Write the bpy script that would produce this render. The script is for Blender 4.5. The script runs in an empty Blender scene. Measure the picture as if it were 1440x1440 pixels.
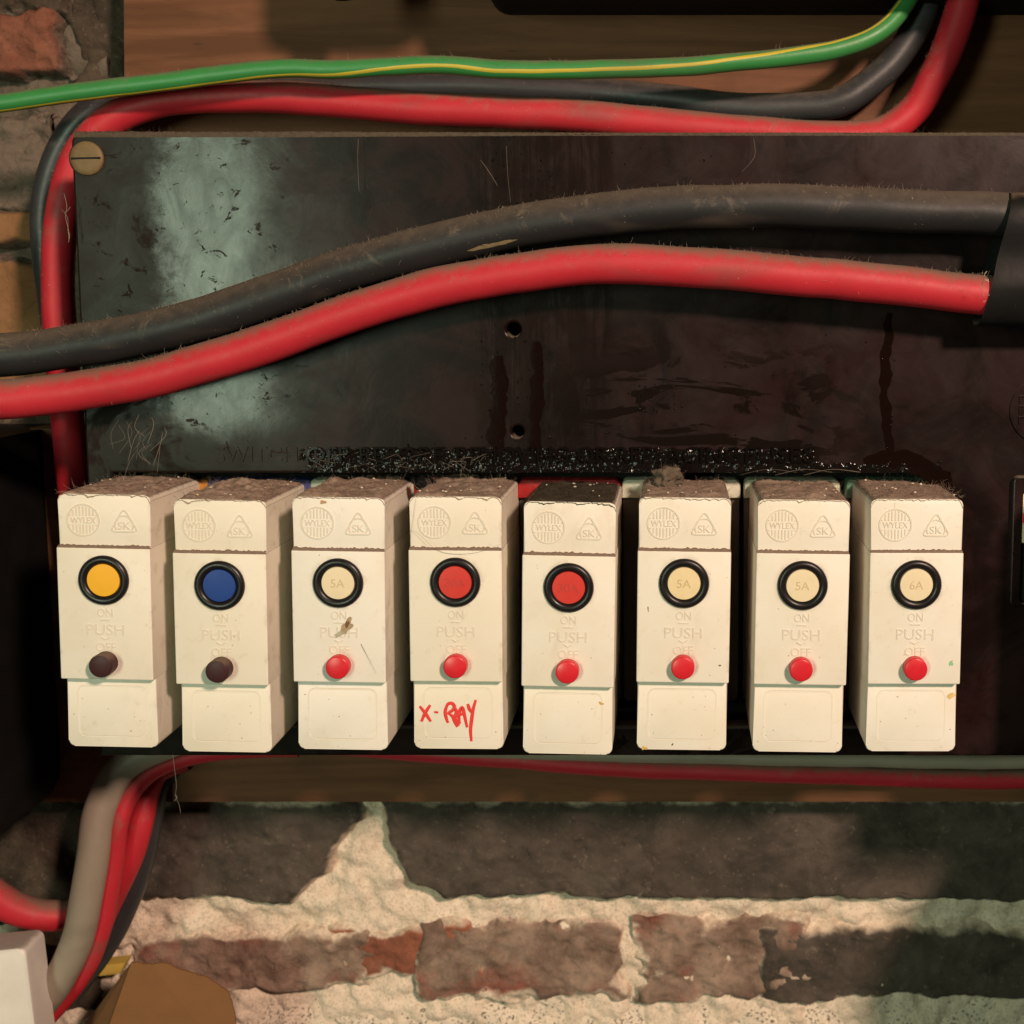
import bpy, bmesh, math, random
import numpy as np
from mathutils import Vector, Matrix, noise
random.seed(7)
SC = bpy.context.scene
COL = SC.collection
MM = 0.001

# ------------------------------------------------------------------ camera
F, PPX, PPY, W = 1864.0, 949.0, 655.0, 1440.0
PITCH = math.atan(225.0 / F)
DIST = 291.0                       # mm from the lens to the breaker faces
cd = bpy.data.cameras.new('camera')
cam = bpy.data.objects.new('camera', cd)
COL.objects.link(cam)
cam.location = (0, -DIST * MM, 0)
cam.rotation_euler = (math.radians(90) - PITCH, 0, 0)
cd.sensor_width = 36
cd.lens = 36 * F / W
cd.shift_x = (W / 2 - PPX) / W
cd.shift_y = (PPY - W / 2) / W
cd.clip_start = 0.01
cd.clip_end = 20
cd.dof.use_dof = True
cd.dof.focus_distance = 0.300
cd.dof.aperture_fstop = 27
SC.camera = cam
CP, SP = math.cos(PITCH), math.sin(PITCH)

def P(px, py, y):
    """point (mm) at depth y that the photo shows at pixel px, py"""
    u, v = (px - PPX) / F, -(py - PPY) / F
    d = Vector((u, CP + v * SP, -SP + v * CP))
    t = (y + DIST) / d.y
    return Vector((d.x * t, y, d.z * t))

def mmpp(py, y):
    a = P(PPX, py, y); b = P(PPX + 1, py, y)
    return b.x - a.x

# ------------------------------------------------------------------ light
world = bpy.data.worlds.new('World'); SC.world = world; world.use_nodes = True
bg = world.node_tree.nodes['Background']
bg.inputs[0].default_value = (0.75, 0.66, 0.52, 1); bg.inputs[1].default_value = 0.034

def area(name, loc, target, sx, sy, power, color, shape='RECTANGLE'):
    l = bpy.data.lights.new(name, 'AREA'); l.shape = shape; l.size = sx * MM; l.size_y = sy * MM
    l.energy = power; l.color = color
    o = bpy.data.objects.new(name, l); COL.objects.link(o)
    o.location = Vector(loc) * MM
    o.rotation_euler = (Vector(target) - Vector(loc)).to_track_quat('-Z', 'Y').to_euler()
    return o
# warm lamp: up and to the right of the camera
area('warm_lamp', (430, -800, 400), (-10, 0, -40), 95, 95, 12.6, (1.0, 0.715, 0.555), 'DISK')
# pale greenish tube lamp on the left: its mirror image is the pale patch on the cover
area('green_lamp', (-445, -950, 10), (0, 25, -20), 150, 340, 3.9, (0.80, 1.0, 0.72))

vs = SC.view_settings
vs.view_transform = 'Standard'; vs.look = 'None'; vs.exposure = 0.0; vs.gamma = 1.0

# ------------------------------------------------------------------ materials
class NT:
    def __init__(s, name):
        s.m = bpy.data.materials.new(name); s.m.use_nodes = True
        s.t = s.m.node_tree; s.b = s.t.nodes['Principled BSDF']; s.out = s.t.nodes['Material Output']
        s.tc = s.t.nodes.new('ShaderNodeTexCoord')
        s.rnd = None
    def n(s, typ, **kw):
        x = s.t.nodes.new(typ)
        for k, v in kw.items(): setattr(x, k, v)
        return x
    def l(s, a, b): s.t.links.new(a, b)
    def set(s, **kw):
        for k, v in kw.items(): s.b.inputs[k.replace('_', ' ')].default_value = v
    def noise(s, scale, detail=4, rough=0.55, dist=0.0, stretch=None, per_object=False):
        x = s.n('ShaderNodeTexNoise'); x.inputs['Scale'].default_value = scale
        x.inputs['Detail'].default_value = detail; x.inputs['Roughness'].default_value = rough
        x.inputs['Distortion'].default_value = dist
        src = s.tc.outputs['Object']
        if stretch:
            mp = s.n('ShaderNodeMapping'); mp.inputs['Scale'].default_value = stretch
            s.l(src, mp.inputs['Vector']); src = mp.outputs['Vector']
        s.l(src, x.inputs['Vector'])
        if per_object:
            x.noise_dimensions = '4D'
            oi = s.n('ShaderNodeObjectInfo'); mu = s.math('MULTIPLY', oi.outputs['Random'], 40.0)
            s.l(mu, x.inputs['W'])
        return x.outputs['Fac']
    def math(s, op, a, b=None, c=None, clamp=False):
        x = s.n('ShaderNodeMath', operation=op, use_clamp=clamp)
        for i, q in enumerate((a, b, c)):
            if q is None: continue
            if isinstance(q, (int, float)): x.inputs[i].default_value = q
            else: s.l(q, x.inputs[i])
        return x.outputs[0]
    def ramp(s, fac, lo, hi):
        x = s.n('ShaderNodeMapRange', interpolation_type='SMOOTHSTEP'); x.clamp = True
        s.l(fac, x.inputs['Value'])
        x.inputs['From Min'].default_value = lo; x.inputs['From Max'].default_value = hi
        return x.outputs['Result']
    def mix(s, fac, a, b):
        x = s.n('ShaderNodeMix', data_type='RGBA')
        if isinstance(fac, (int, float)): x.inputs[0].default_value = fac
        else: s.l(fac, x.inputs[0])
        for i, q in ((6, a), (7, b)):
            if isinstance(q, tuple): x.inputs[i].default_value = (*q, 1)
            else: s.l(q, x.inputs[i])
        return x.outputs[2]
    def fmix(s, fac, a, b):
        x = s.n('ShaderNodeMix', data_type='FLOAT')
        s.l(fac, x.inputs[0])
        for i, q in ((2, a), (3, b)):
            if isinstance(q, (int, float)): x.inputs[i].default_value = q
            else: s.l(q, x.inputs[i])
        return x.outputs[0]
    def base(s, c): s.l(c, s.b.inputs['Base Color'])
    def rough(s, r): s.l(r, s.b.inputs['Roughness'])
    def bump(s, h, strength, dist):
        x = s.n('ShaderNodeBump'); x.inputs['Strength'].default_value = strength
        x.inputs['Distance'].default_value = dist * MM
        s.l(h, x.inputs['Height'])
        prev = s.b.inputs['Normal'].links
        if prev: s.l(prev[0].from_socket, x.inputs['Normal'])
        s.l(x.outputs[0], s.b.inputs['Normal'])
    def up(s, lo, hi, amp=0.5, scale=300):
        """how far a surface faces up, broken by noise: where dust settles"""
        g = s.n('ShaderNodeNewGeometry'); sp = s.n('ShaderNodeSeparateXYZ'); s.l(g.outputs['Normal'], sp.inputs[0])
        nz = s.noise(scale, 5, 0.65)
        v = s.math('ADD', sp.outputs['Z'], s.math('MULTIPLY', s.math('SUBTRACT', nz, 0.5), amp))
        return s.ramp(v, lo, hi)

DUST = (0.165, 0.12, 0.085)
def plain(name, col, rough=0.5, var=0.15, scale=250, bump=0.0, spec=0.5, metal=0.0, dust=None, bscale=None):
    s = NT(name)
    n = s.noise(scale, 5, 0.6, per_object=True)
    dk = tuple(c * (1 - var) for c in col); lt = tuple(min(1, c * (1 + var)) for c in col)
    c = s.mix(n, dk, lt)
    if dust:
        lo, hi, k = dust
        f = s.math('MULTIPLY', s.up(lo, hi), k)
        c = s.mix(f, c, DUST)
        s.rough(s.fmix(f, rough, 0.95))
    else:
        s.rough(s.ramp(n, -0.6, 2.0) if False else s.math('ADD', s.math('MULTIPLY', s.math('SUBTRACT', n, 0.5), 0.25), rough))
    s.base(c)
    s.set(Specular_IOR_Level=spec, Metallic=metal)
    if bump: s.bump(s.noise(bscale or scale * 4, 4, 0.6), 0.6, bump)
    return s.m

M = {}
# breaker plastic
def cream():
    s = NT('cream_plastic')
    n1 = s.noise(70, 4, 0.6, per_object=True); n2 = s.noise(420, 5, 0.7, per_object=True); n3 = s.noise(1500, 2, 0.5, per_object=True)
    oi = s.n('ShaderNodeObjectInfo')
    c = s.mix(s.ramp(n1, 0.35, 0.75), (0.785, 0.755, 0.69), (0.735, 0.685, 0.58))
    c = s.mix(s.math('MULTIPLY', oi.outputs['Random'], 0.55), c, (0.745, 0.675, 0.53))
    # grime caught round the button ring and the stud
    sp0 = s.n('ShaderNodeSeparateXYZ'); s.l(s.tc.outputs['Object'], sp0.inputs[0])
    def near(cz, r0, r1):
        v = s.n('ShaderNodeCombineXYZ'); s.l(sp0.outputs['X'], v.inputs[0]); s.l(s.math('SUBTRACT', sp0.outputs['Z'], cz * MM), v.inputs[2])
        ln = s.n('ShaderNodeVectorMath', operation='LENGTH'); s.l(v.outputs[0], ln.inputs[0])
        return s.math('SUBTRACT', 1.0, s.ramp(ln.outputs['Value'], r0 * MM, r1 * MM))
    rim = s.math('MAXIMUM', near(9.55, 5.6, 6.9), near(-9.35, 2.7, 4.3))
    smp = s.noise(190, 5, 0.7, 0.8, per_object=True)
    gr = s.math('MULTIPLY', rim, s.ramp(smp, 0.42, 0.68))
    edge = s.ramp(s.math('ABSOLUTE', sp0.outputs['X']), 9.2 * MM, 10.4 * MM)
    gr = s.math('MAXIMUM', gr, s.math('MULTIPLY', edge, s.ramp(smp, 0.50, 0.72)))
    c = s.mix(s.math('MULTIPLY', gr, 0.42), c, (0.33, 0.25, 0.17))
    smear = s.noise(48, 5, 0.7, 1.0, stretch=(1, 1, 0.6), per_object=True)
    c = s.mix(s.math('MULTIPLY', s.ramp(smear, 0.54, 0.72), 0.28), c, (0.50, 0.42, 0.31))
    c = s.mix(s.math('MULTIPLY', s.ramp(n2, 0.56, 0.76), 0.30), c, (0.45, 0.35, 0.24))
    c = s.mix(s.math('MULTIPLY', s.ramp(n3, 0.72, 0.78), 0.65), c, (0.18, 0.13, 0.09))
    d = s.math('MULTIPLY', s.up(0.35, 0.85, 0.5, 500), 0.95)
    c = s.mix(d, c, DUST)
    # the flanks take a greyer brown tone than the faces
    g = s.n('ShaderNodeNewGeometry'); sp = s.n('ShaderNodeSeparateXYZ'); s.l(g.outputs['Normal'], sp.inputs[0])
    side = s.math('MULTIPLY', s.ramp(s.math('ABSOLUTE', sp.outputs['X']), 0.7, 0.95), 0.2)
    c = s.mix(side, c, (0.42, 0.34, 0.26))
    s.base(c); s.rough(s.math('ADD', s.math('MULTIPLY', n2, 0.25), 0.36))
    s.set(Specular_IOR_Level=0.4)
    s.bump(n2, 0.35, 0.06); s.bump(s.noise(60, 2), 0.5, 0.15)
    return s.m
M['cream'] = cream()
M['cream_relief'] = plain('grimy_cream_relief', (0.665, 0.61, 0.515), 0.5, 0.14, 500, 0.03)
M['cream_disc'] = plain('aged_cream_disc', (0.72, 0.60, 0.36), 0.4, 0.12, 600, 0.03, spec=0.22)
M['cream_disc_white'] = plain('pale_cream_disc', (0.72, 0.625, 0.43), 0.4, 0.08, 600, 0.03, spec=0.22)
M['yellow_disc'] = plain('yellow_disc', (0.78, 0.41, 0.02), 0.42, 0.08, 600, 0.02, spec=0.22)
M['blue_disc'] = plain('blue_disc', (0.012, 0.045, 0.23), 0.42, 0.12, 600, 0.02, spec=0.22)
M['red_disc'] = plain('red_disc', (0.55, 0.045, 0.035), 0.42, 0.10, 600, 0.02, spec=0.22)
M['cream_disc_mark'] = plain('aged_cream_mark', (0.56, 0.44, 0.24), 0.5, 0.12, 600)
M['cream_disc_white_mark'] = plain('pale_cream_mark', (0.57, 0.475, 0.30), 0.5, 0.12, 600)
M['red_disc_mark'] = plain('red_mark', (0.44, 0.035, 0.028), 0.5, 0.12, 600)
M['red_button'] = plain('red_button', (0.60, 0.018, 0.03), 0.33, 0.08, 500, 0.01)
M['brown_button'] = plain('brown_button', (0.045, 0.016, 0.018), 0.45, 0.2, 500, 0.01, dust=(0.3, 0.9, 0.8), spec=0.22)
M['black_ring'] = plain('black_gloss_ring', (0.010, 0.0085, 0.009), 0.34, 0.3, 500, 0.01, spec=0.35)
M['ink'] = plain('red_felt_pen', (0.70, 0.035, 0.03), 0.5, 0.12, 900)
M['ridge_dust'] = plain('dark_cover_dust', (0.085, 0.066, 0.048), 1.0, 0.6, 800, 0.3, spec=0.1)
M['seam_dust'] = plain('seam_dust', (0.20, 0.14, 0.105), 0.95, 0.35, 1200, 0.2)

def dust_mat():
    s = NT('settled_dust')
    n = s.noise(900, 6, 0.75, per_object=True); n2 = s.noise(180, 4, 0.6, per_object=True)
    c = s.mix(s.ramp(n, 0.3, 0.7), (0.17, 0.122, 0.09), (0.40, 0.305, 0.235))
    c = s.mix(s.ramp(n2, 0.4, 0.65), c, (0.31, 0.235, 0.18))
    n3 = s.noise(2500, 1, 0.5, per_object=True)
    c = s.mix(s.ramp(n3, 0.76, 0.79), c, (0.62, 0.55, 0.45))
    s.base(c); s.set(Roughness=1.0, Specular_IOR_Level=0.1)
    s.bump(n, 0.8, 0.2)
    return s.m
M['dust'] = dust_mat()
M['dark_dust'] = plain('olive_dark_dust', (0.062, 0.052, 0.036), 1.0, 0.7, 700, 0.3, spec=0.1)
M['fluff'] = plain('dust_fluff', (0.13, 0.10, 0.075), 1.0, 0.5, 900, 0.4, spec=0.1)
M['fibre'] = plain('dust_fibre', (0.34, 0.265, 0.20), 1.0, 0.3, 900, spec=0.1)
M['web'] = plain('cobweb', (0.20, 0.17, 0.135), 0.9, 0.3, 900, spec=0.2)
M['crumb'] = plain('plaster_crumb', (0.62, 0.54, 0.42), 0.9, 0.3, 900, spec=0.2)

# cables
def cable_mat(name, col, rough, dust_lo, dust_hi, dust_k, spec=0.5, grime=0.25, dustcol=DUST):
    s = NT(name)
    n1 = s.noise(120, 5, 0.65); n2 = s.noise(500, 5, 0.7); n3 = s.noise(60, 3, 0.6, stretch=(0.3, 1, 1))
    c = s.mix(n1, tuple(x * 0.86 for x in col), tuple(min(1, x * 1.12) for x in col))
    c = s.mix(s.math('MULTIPLY', s.ramp(n3, 0.56, 0.72), grime), c, (0.10, 0.075, 0.06))
    f = s.math('MULTIPLY', s.up(dust_lo, dust_hi, 0.7, 350), dust_k)
    c = s.mix(f, c, dustcol)
    c = s.mix(s.math('MULTIPLY', s.ramp(s.noise(1900, 2, 0.5), 0.74, 0.78), 0.6), c, (0.42, 0.34, 0.25))
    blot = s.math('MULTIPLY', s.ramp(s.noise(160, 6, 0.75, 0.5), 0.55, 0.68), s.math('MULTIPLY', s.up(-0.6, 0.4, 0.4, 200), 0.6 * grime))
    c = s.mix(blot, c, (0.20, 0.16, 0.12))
    s.base(c)
    s.rough(s.fmix(f, s.math('ADD', s.math('MULTIPLY', n2, 0.2), rough - 0.1), 0.95))
    s.set(Specular_IOR_Level=spec)
    s.bump(n2, 0.5, 0.08); s.bump(n1, 0.5, 0.12)
    return s.m
M['red_cable'] = cable_mat('red_cable_sheath', (0.47, 0.021, 0.034), 0.52, 0.25, 1.06, 0.95, 0.35, 0.45)
M['black_cable'] = cable_mat('black_cable_sheath', (0.016, 0.016, 0.017), 0.5, 0.0, 1.15, 0.85, 0.35, 0.6, (0.115, 0.088, 0.064))
M['dark_cable'] = cable_mat('charcoal_cable_sheath', (0.035, 0.035, 0.038), 0.42, 0.35, 1.1, 0.55)
M['green_cable'] = cable_mat('green_cable_sheath', (0.034, 0.22, 0.055), 0.45, 0.35, 1.15, 0.8)
M['yellow_cable'] = cable_mat('yellow_cable_stripe', (0.50, 0.40, 0.035), 0.42, 0.75, 1.2, 0.6)
M['grey_cable'] = cable_mat('grey_cable_sheath', (0.29, 0.245, 0.19), 0.5, 0.6, 1.2, 0.5)
M['tape'] = plain('black_insulating_tape', (0.009, 0.009, 0.009), 0.48, 0.4, 110, 0.22, dust=(0.6, 1.0, 0.7), spec=0.10, bscale=160)
M['brass'] = plain('tarnished_brass', (0.17, 0.115, 0.055), 0.6, 0.45, 500, 0.08, metal=0.15, spec=0.3)
M['black_case'] = plain('black_casing', (0.006, 0.0055, 0.005), 0.65, 0.4, 150, 0.1, spec=0.18)
M['void'] = plain('dark_interior', (0.002, 0.002, 0.002), 0.9, 0.3, 100)  # near-black paint for the unlit depth of holes, slot and well
M['white_plastic'] = plain('dirty_white_plastic', (0.66, 0.62, 0.57), 0.5, 0.18, 90, 0.12, dust=(0.6, 1.0, 0.6))
M['cardboard'] = plain('brown_card', (0.20, 0.090, 0.030), 0.85, 0.15, 160, 0.1)
M['yellow_strip'] = plain('yellow_plastic', (0.55, 0.40, 0.08), 0.5, 0.15, 200)
M['label_paper'] = plain('cream_label', (0.72, 0.60, 0.42), 0.7, 0.1, 300)

def cover_mat():
    s = NT('brown_bakelite')
    sep = s.n('ShaderNodeSeparateXYZ'); s.l(s.tc.outputs['Object'], sep.inputs[0])
    X, Z = sep.outputs['X'], sep.outputs['Z']
    OX, OZ = P(760, 1064, 25).x, P(760, 1064, 25).z
    def xm(px): return (P(px, 430, 25).x - OX) * MM
    def zm(py): return (P(949, py, 25).z - OZ) * MM
    nb = s.noise(14, 4, 0.6); nf = s.noise(260, 5, 0.7); nm = s.noise(75, 5, 0.65, 0.8)
    wob = s.math('MULTIPLY', s.math('SUBTRACT', s.noise(120, 4, 0.6, stretch=(1, 1, 0.25)), 0.5), 0.010)
    Xw = s.math('ADD', X, wob)
    base = s.mix(nb, (0.0125, 0.0052, 0.0042), (0.0205, 0.0085, 0.0090))
    base = s.mix(s.ramp(s.noise(45, 6, 0.7, 0.8), 0.42, 0.62), base, (0.0065, 0.0028, 0.0022))
    # oily vertical run in the middle, with streaks
    strk = s.noise(420, 4, 0.7, stretch=(1, 1, 0.05))
    oil = s.math('MULTIPLY', s.ramp(Xw, xm(655), xm(690)), s.math('SUBTRACT', 1.0, s.ramp(Xw, xm(845), xm(875))))
    oil = s.math('MULTIPLY', oil, s.ramp(s.math('ADD', s.math('MULTIPLY', strk, .5), s.math('MULTIPLY', s.noise(150, 5, .7, 1.0, stretch=(1, 1, .35)), .5)), 0.38, 0.52))
    # wiped smears right of it
    sm = s.noise(70, 5, 0.6, 1.6, stretch=(0.55, 1, 1.3))
    smear = s.math('MULTIPLY', s.ramp(sm, 0.50, 0.535), s.math('MULTIPLY', s.ramp(X, xm(640), xm(860)), s.math('SUBTRACT', 1.0, s.ramp(Z, zm(560), zm(440)))))
    smear = s.math('MULTIPLY', smear, s.math('SUBTRACT', 1.0, s.ramp(X, xm(1120), xm(1240))))
    wet = s.math('MAXIMUM', s.math('MULTIPLY', oil, 0.6), smear)
    # greenish lamp sheen tinted into the left side, broken by dull flakes
    lamp_sheen = s.math('SUBTRACT', 1.0, s.ramp(Xw, xm(330), xm(470)))
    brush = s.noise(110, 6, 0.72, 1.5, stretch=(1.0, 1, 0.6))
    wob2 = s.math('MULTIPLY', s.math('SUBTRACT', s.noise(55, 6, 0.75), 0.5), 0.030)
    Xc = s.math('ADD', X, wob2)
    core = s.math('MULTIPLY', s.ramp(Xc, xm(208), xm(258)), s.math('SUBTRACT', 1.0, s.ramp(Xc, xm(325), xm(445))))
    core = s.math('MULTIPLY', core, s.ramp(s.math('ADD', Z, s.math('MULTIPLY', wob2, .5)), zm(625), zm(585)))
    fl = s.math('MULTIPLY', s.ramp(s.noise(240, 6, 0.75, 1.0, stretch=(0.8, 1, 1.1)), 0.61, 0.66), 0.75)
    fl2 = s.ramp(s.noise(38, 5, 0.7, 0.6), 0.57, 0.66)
    flake = s.math('MULTIPLY', s.math('MAXIMUM', fl, s.math('MULTIPLY', fl2, 0.8)), lamp_sheen)
    c = s.mix(wet, base, (0.007, 0.004, 0.003))
    c = s.mix(s.math('MULTIPLY', lamp_sheen, 0.6), c, (0.014, 0.0135, 0.0105))
    c = s.mix(s.math('MULTIPLY', s.ramp(nf, 0.70, 0.78), 0.5), c, (0.10, 0.085, 0.065))
    d = s.math('MULTIPLY', s.up(0.25, 0.8, 0.6, 700), 0.9)
    c = s.mix(d, c, (0.13, 0.10, 0.075))
    s.base(c)
    r = s.math('ADD', s.math('MULTIPLY', nm, 0.36), 0.14)
    r = s.fmix(wet, r, 0.2)
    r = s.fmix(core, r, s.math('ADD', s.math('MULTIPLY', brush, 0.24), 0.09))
    r = s.fmix(flake, r, 0.75)
    r = s.fmix(d, r, 0.95)
    s.rough(r)
    s.l(s.fmix(core, s.fmix(lamp_sheen, s.fmix(s.ramp(X, xm(620), xm(1050)), 0.095, 0.23), 0.075), 0.19), s.b.inputs['Specular IOR Level'])  # gloss set by position to steer the sheen and the lamp patch
    s.bump(nm, 0.4, 0.12); s.bump(nf, 0.25, 0.06); s.bump(flake, 0.5, 0.04); s.bump(wet, 0.25, 0.05)
    return s.m
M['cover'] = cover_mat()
M['tar'] = (lambda: (lambda s: (s.set(Base_Color=(0.006, 0.0045, 0.004, 1), Roughness=0.13, Specular_IOR_Level=0.11),
                               s.bump(s.noise(500, 3, 0.6), 0.2, 0.10), s.m)[-1])(NT('black_tar')))()
M['oil'] = (lambda: (lambda s: (s.set(Base_Color=(0.007, 0.0028, 0.002, 1), Roughness=0.16, Specular_IOR_Level=0.12),
                               s.bump(s.noise(300, 4, 0.6), 0.5, 0.15), s.m)[-1])(NT('dark_oil_run')))()

def wood(name, a, b):
    s = NT(name)
    g = s.noise(160, 6, 0.65, 0.6, stretch=(0.08, 1, 1.0)); n = s.noise(40, 4, 0.6); f = s.noise(900, 3, 0.6, stretch=(0.15, 1, 1))
    c = s.mix(s.ramp(g, 0.3, 0.7), a, b)
    c = s.mix(s.math('MULTIPLY', s.ramp(n, 0.5, 0.75), 0.4), c, (0.05, 0.03, 0.016))
    c = s.mix(s.math('MULTIPLY', s.ramp(f, 0.62, 0.75), 0.5), c, (0.03, 0.018, 0.01))
    s.base(c); s.set(Roughness=0.72, Specular_IOR_Level=0.3); s.bump(g, 0.5, 0.25); s.bump(f, 0.3, 0.1)
    return s.m
M['wood'] = wood('stained_wood', (0.105, 0.042, 0.019), (0.18, 0.076, 0.036))

def masonry(name, cols, scale=90, bump=0.8, spots=None, smear=True, smk=0.3):
    s = NT(name)
    n1 = s.noise(scale, 6, 0.7, 0.4, per_object=True); n2 = s.noise(scale * 5, 5, 0.7, per_object=True); n3 = s.noise(scale * 0.35, 3, 0.6, per_object=True)
    c = s.mix(s.ramp(n1, 0.32, 0.68), cols[0], cols[1])
    c = s.mix(s.ramp(n3, 0.5, 0.68), c, cols[2])
    c = s.mix(s.math('MULTIPLY', s.ramp(n2, 0.58, 0.72), 0.7), c, cols[3])
    if spots: c = s.mix(s.ramp(s.noise(scale * 9, 3, 0.6), 0.54, 0.60), c, spots)
    if smear is not False:
        at = s.n('ShaderNodeAttribute'); at.attribute_name = 'smear'
        k = s.math('ADD', at.outputs['Fac'], s.math('MULTIPLY', s.math('SUBTRACT', n1, 0.5), 0.9))
        mc = s.mix(s.ramp(n2, 0.35, 0.65), *(((0.46, 0.37, 0.285), (0.78, 0.655, 0.52)) if smear is True else smear))
        k = s.math('ADD', k, s.math('MULTIPLY', s.math('SUBTRACT', n3, 0.5), smk)); c = s.mix(s.ramp(k, 0.38, 0.72), c, mc)
    vo = s.n('ShaderNodeTexVoronoi', feature='DISTANCE_TO_EDGE'); vo.inputs['Scale'].default_value = scale * 1.3
    nv = s.n('ShaderNodeTexNoise'); nv.inputs['Scale'].default_value = scale * 1.6; nv.inputs['Detail'].default_value = 5
    s.l(s.tc.outputs['Object'], nv.inputs['Vector'])
    va = s.n('ShaderNodeVectorMath', operation='MULTIPLY_ADD'); s.l(nv.outputs['Color'], va.inputs[0]); va.inputs[1].default_value = (0.016,) * 3; s.l(s.tc.outputs['Object'], va.inputs[2])
    s.l(va.outputs[0], vo.inputs['Vector'])
    crack = s.math('MULTIPLY', s.math('SUBTRACT', 1.0, s.ramp(vo.outputs['Distance'], 0.0, 0.06)), s.ramp(n3, 0.50, 0.62))
    c = s.mix(s.math('MULTIPLY', crack, 0.22), c, s.mix(0.7, c, (0.03, 0.022, 0.016)))
    g4 = s.noise(1100, 4, 0.7, per_object=True)
    c = s.mix(s.math('MULTIPLY', s.ramp(g4, 0.60, 0.72), 0.5), c, s.mix(0.55, c, (0.02, 0.015, 0.012)))
    c = s.mix(s.math('MULTIPLY', s.math('SUBTRACT', 1.0, s.ramp(g4, 0.30, 0.40)), 0.3), c, s.mix(0.5, c, (0.75, 0.64, 0.5)))
    s.base(c); s.set(Roughness=0.95, Specular_IOR_Level=0.15)
    n4 = s.noise(2200, 3, 0.7, per_object=True); n5 = s.ramp(s.noise(scale * 2.2, 4, 0.6, 0.5, per_object=True), 0.60, 0.68)
    s.bump(n1, 0.7, bump); s.bump(n2, 0.9, bump * 0.55); s.bump(n4, 0.6, 0.15); s.bump(crack, 0.35, -0.35); s.bump(n5, -0.6 if False else 0.5, -0.5)
    return s.m
M['mortar'] = masonry('sandy_mortar', [(0.70, 0.58, 0.455), (0.82, 0.70, 0.565), (0.76, 0.635, 0.50), (0.40, 0.32, 0.25)], 150, 1.1, (0.56, 0.46, 0.36), smear=False)
M['render'] = masonry('speckled_render', [(0.66, 0.56, 0.45), (0.78, 0.67, 0.55), (0.72, 0.62, 0.49), (0.42, 0.35, 0.28)], 130, 0.5, (0.17, 0.14, 0.11), False)
M['sooty_brick'] = masonry('sooty_brick', [(0.045, 0.037, 0.031), (0.105, 0.084, 0.068), (0.075, 0.058, 0.046), (0.20, 0.16, 0.125)], 60, 0.6)
M['red_brick'] = masonry('crumbling_red_brick', [(0.27, 0.090, 0.052), (0.35, 0.135, 0.08), (0.22, 0.08, 0.05), (0.14, 0.075, 0.05)], 80, 0.9, smk=1.6)
M['mixed_brick'] = masonry('mortar_smeared_brick', [(0.15, 0.095, 0.072), (0.33, 0.235, 0.18), (0.24, 0.085, 0.062), (0.085, 0.062, 0.05)], 100, 1.0, smk=2.0)
M['dark_brick'] = masonry('dark_and_shaded_brick', [(0.035, 0.028, 0.022), (0.09, 0.066, 0.048), (0.06, 0.042, 0.03), (0.17, 0.135, 0.10)], 90, 1.0, None, ((0.07, 0.055, 0.042), (0.19, 0.15, 0.115)))
M['orange_brick'] = masonry('orange_brick', [(0.20, 0.098, 0.045), (0.26, 0.135, 0.065), (0.17, 0.08, 0.036), (0.13, 0.08, 0.045)], 60, 0.5, None, ((0.07, 0.055, 0.042), (0.19, 0.15, 0.115)))
M['old_red_brick'] = masonry('crumbling_upper_brick', [(0.17, 0.065, 0.042), (0.25, 0.10, 0.064), (0.19, 0.075, 0.05), (0.10, 0.06, 0.045)], 110, 1.1, None, ((0.07, 0.055, 0.042), (0.19, 0.15, 0.115)))
M['rubble'] = masonry('grey_rubble', [(0.10, 0.08, 0.064), (0.20, 0.16, 0.125), (0.15, 0.115, 0.09), (0.05, 0.04, 0.03)], 80, 1.2, None, ((0.07, 0.055, 0.042), (0.19, 0.15, 0.115)))

# ------------------------------------------------------------------ mesh helpers (all lengths in mm)
def link(name, me, mat, parent=None, loc=None):
    o = bpy.data.objects.new(name, me); COL.objects.link(o)
    if mat and not me.materials: me.materials.append(mat)
    if parent: o.parent = parent
    if loc is not None: o.location = Vector(loc) * MM
    return o
def tag(o, label, cat, group=None, kind=None):
    o['label'] = label
    if cat: o['category'] = cat
    if group: o['group'] = group
    if kind: o['kind'] = kind
    return o
def thing(name, label, cat, loc=(0, 0, 0), group=None):
    o = bpy.data.objects.new(name, None); COL.objects.link(o); o.empty_display_size = 0.005
    o.location = Vector(loc) * MM
    return tag(o, label, cat, group)
def mesh(verts, faces, smooth=True, angle=40, name='m'):
    me = bpy.data.meshes.new(name)
    me.from_pydata([tuple(Vector(v) * MM) for v in verts], [], faces)
    me.validate(); me.update()
    fix(me, smooth, angle)
    return me
def fix(me, smooth=True, angle=40):
    bm = bmesh.new(); bm.from_mesh(me); bmesh.ops.recalc_face_normals(bm, faces=bm.faces); bm.to_mesh(me); bm.free()
    if smooth:
        me.polygons.foreach_set('use_smooth', [True] * len(me.polygons))
        me.set_sharp_from_angle(angle=math.radians(angle))
def bm_mesh(bm, angle=40, scale=True):
    if scale: bmesh.ops.scale(bm, vec=(MM,) * 3, verts=bm.verts)
    me = bpy.data.meshes.new('m'); bm.to_mesh(me); bm.free(); fix(me, True, angle)
    return me
def prism_bm(bm, pts, y0, y1, bevel=0.0, seg=2, front_only=True):
    """outline pts (x,z) extruded from y0 (front) to y1; front edges rounded"""
    fv = [bm.verts.new((x, y0, z)) for x, z in pts]; bv = [bm.verts.new((x, y1, z)) for x, z in pts]
    f = bm.faces.new(fv); b = bm.faces.new(bv[::-1]); n = len(pts)
    for i in range(n): bm.faces.new((fv[i], bv[i], bv[(i + 1) % n], fv[(i + 1) % n]))
    if bevel: bmesh.ops.bevel(bm, geom=list(f.edges), offset=bevel, segments=seg, profile=0.5, affect='EDGES')
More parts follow.
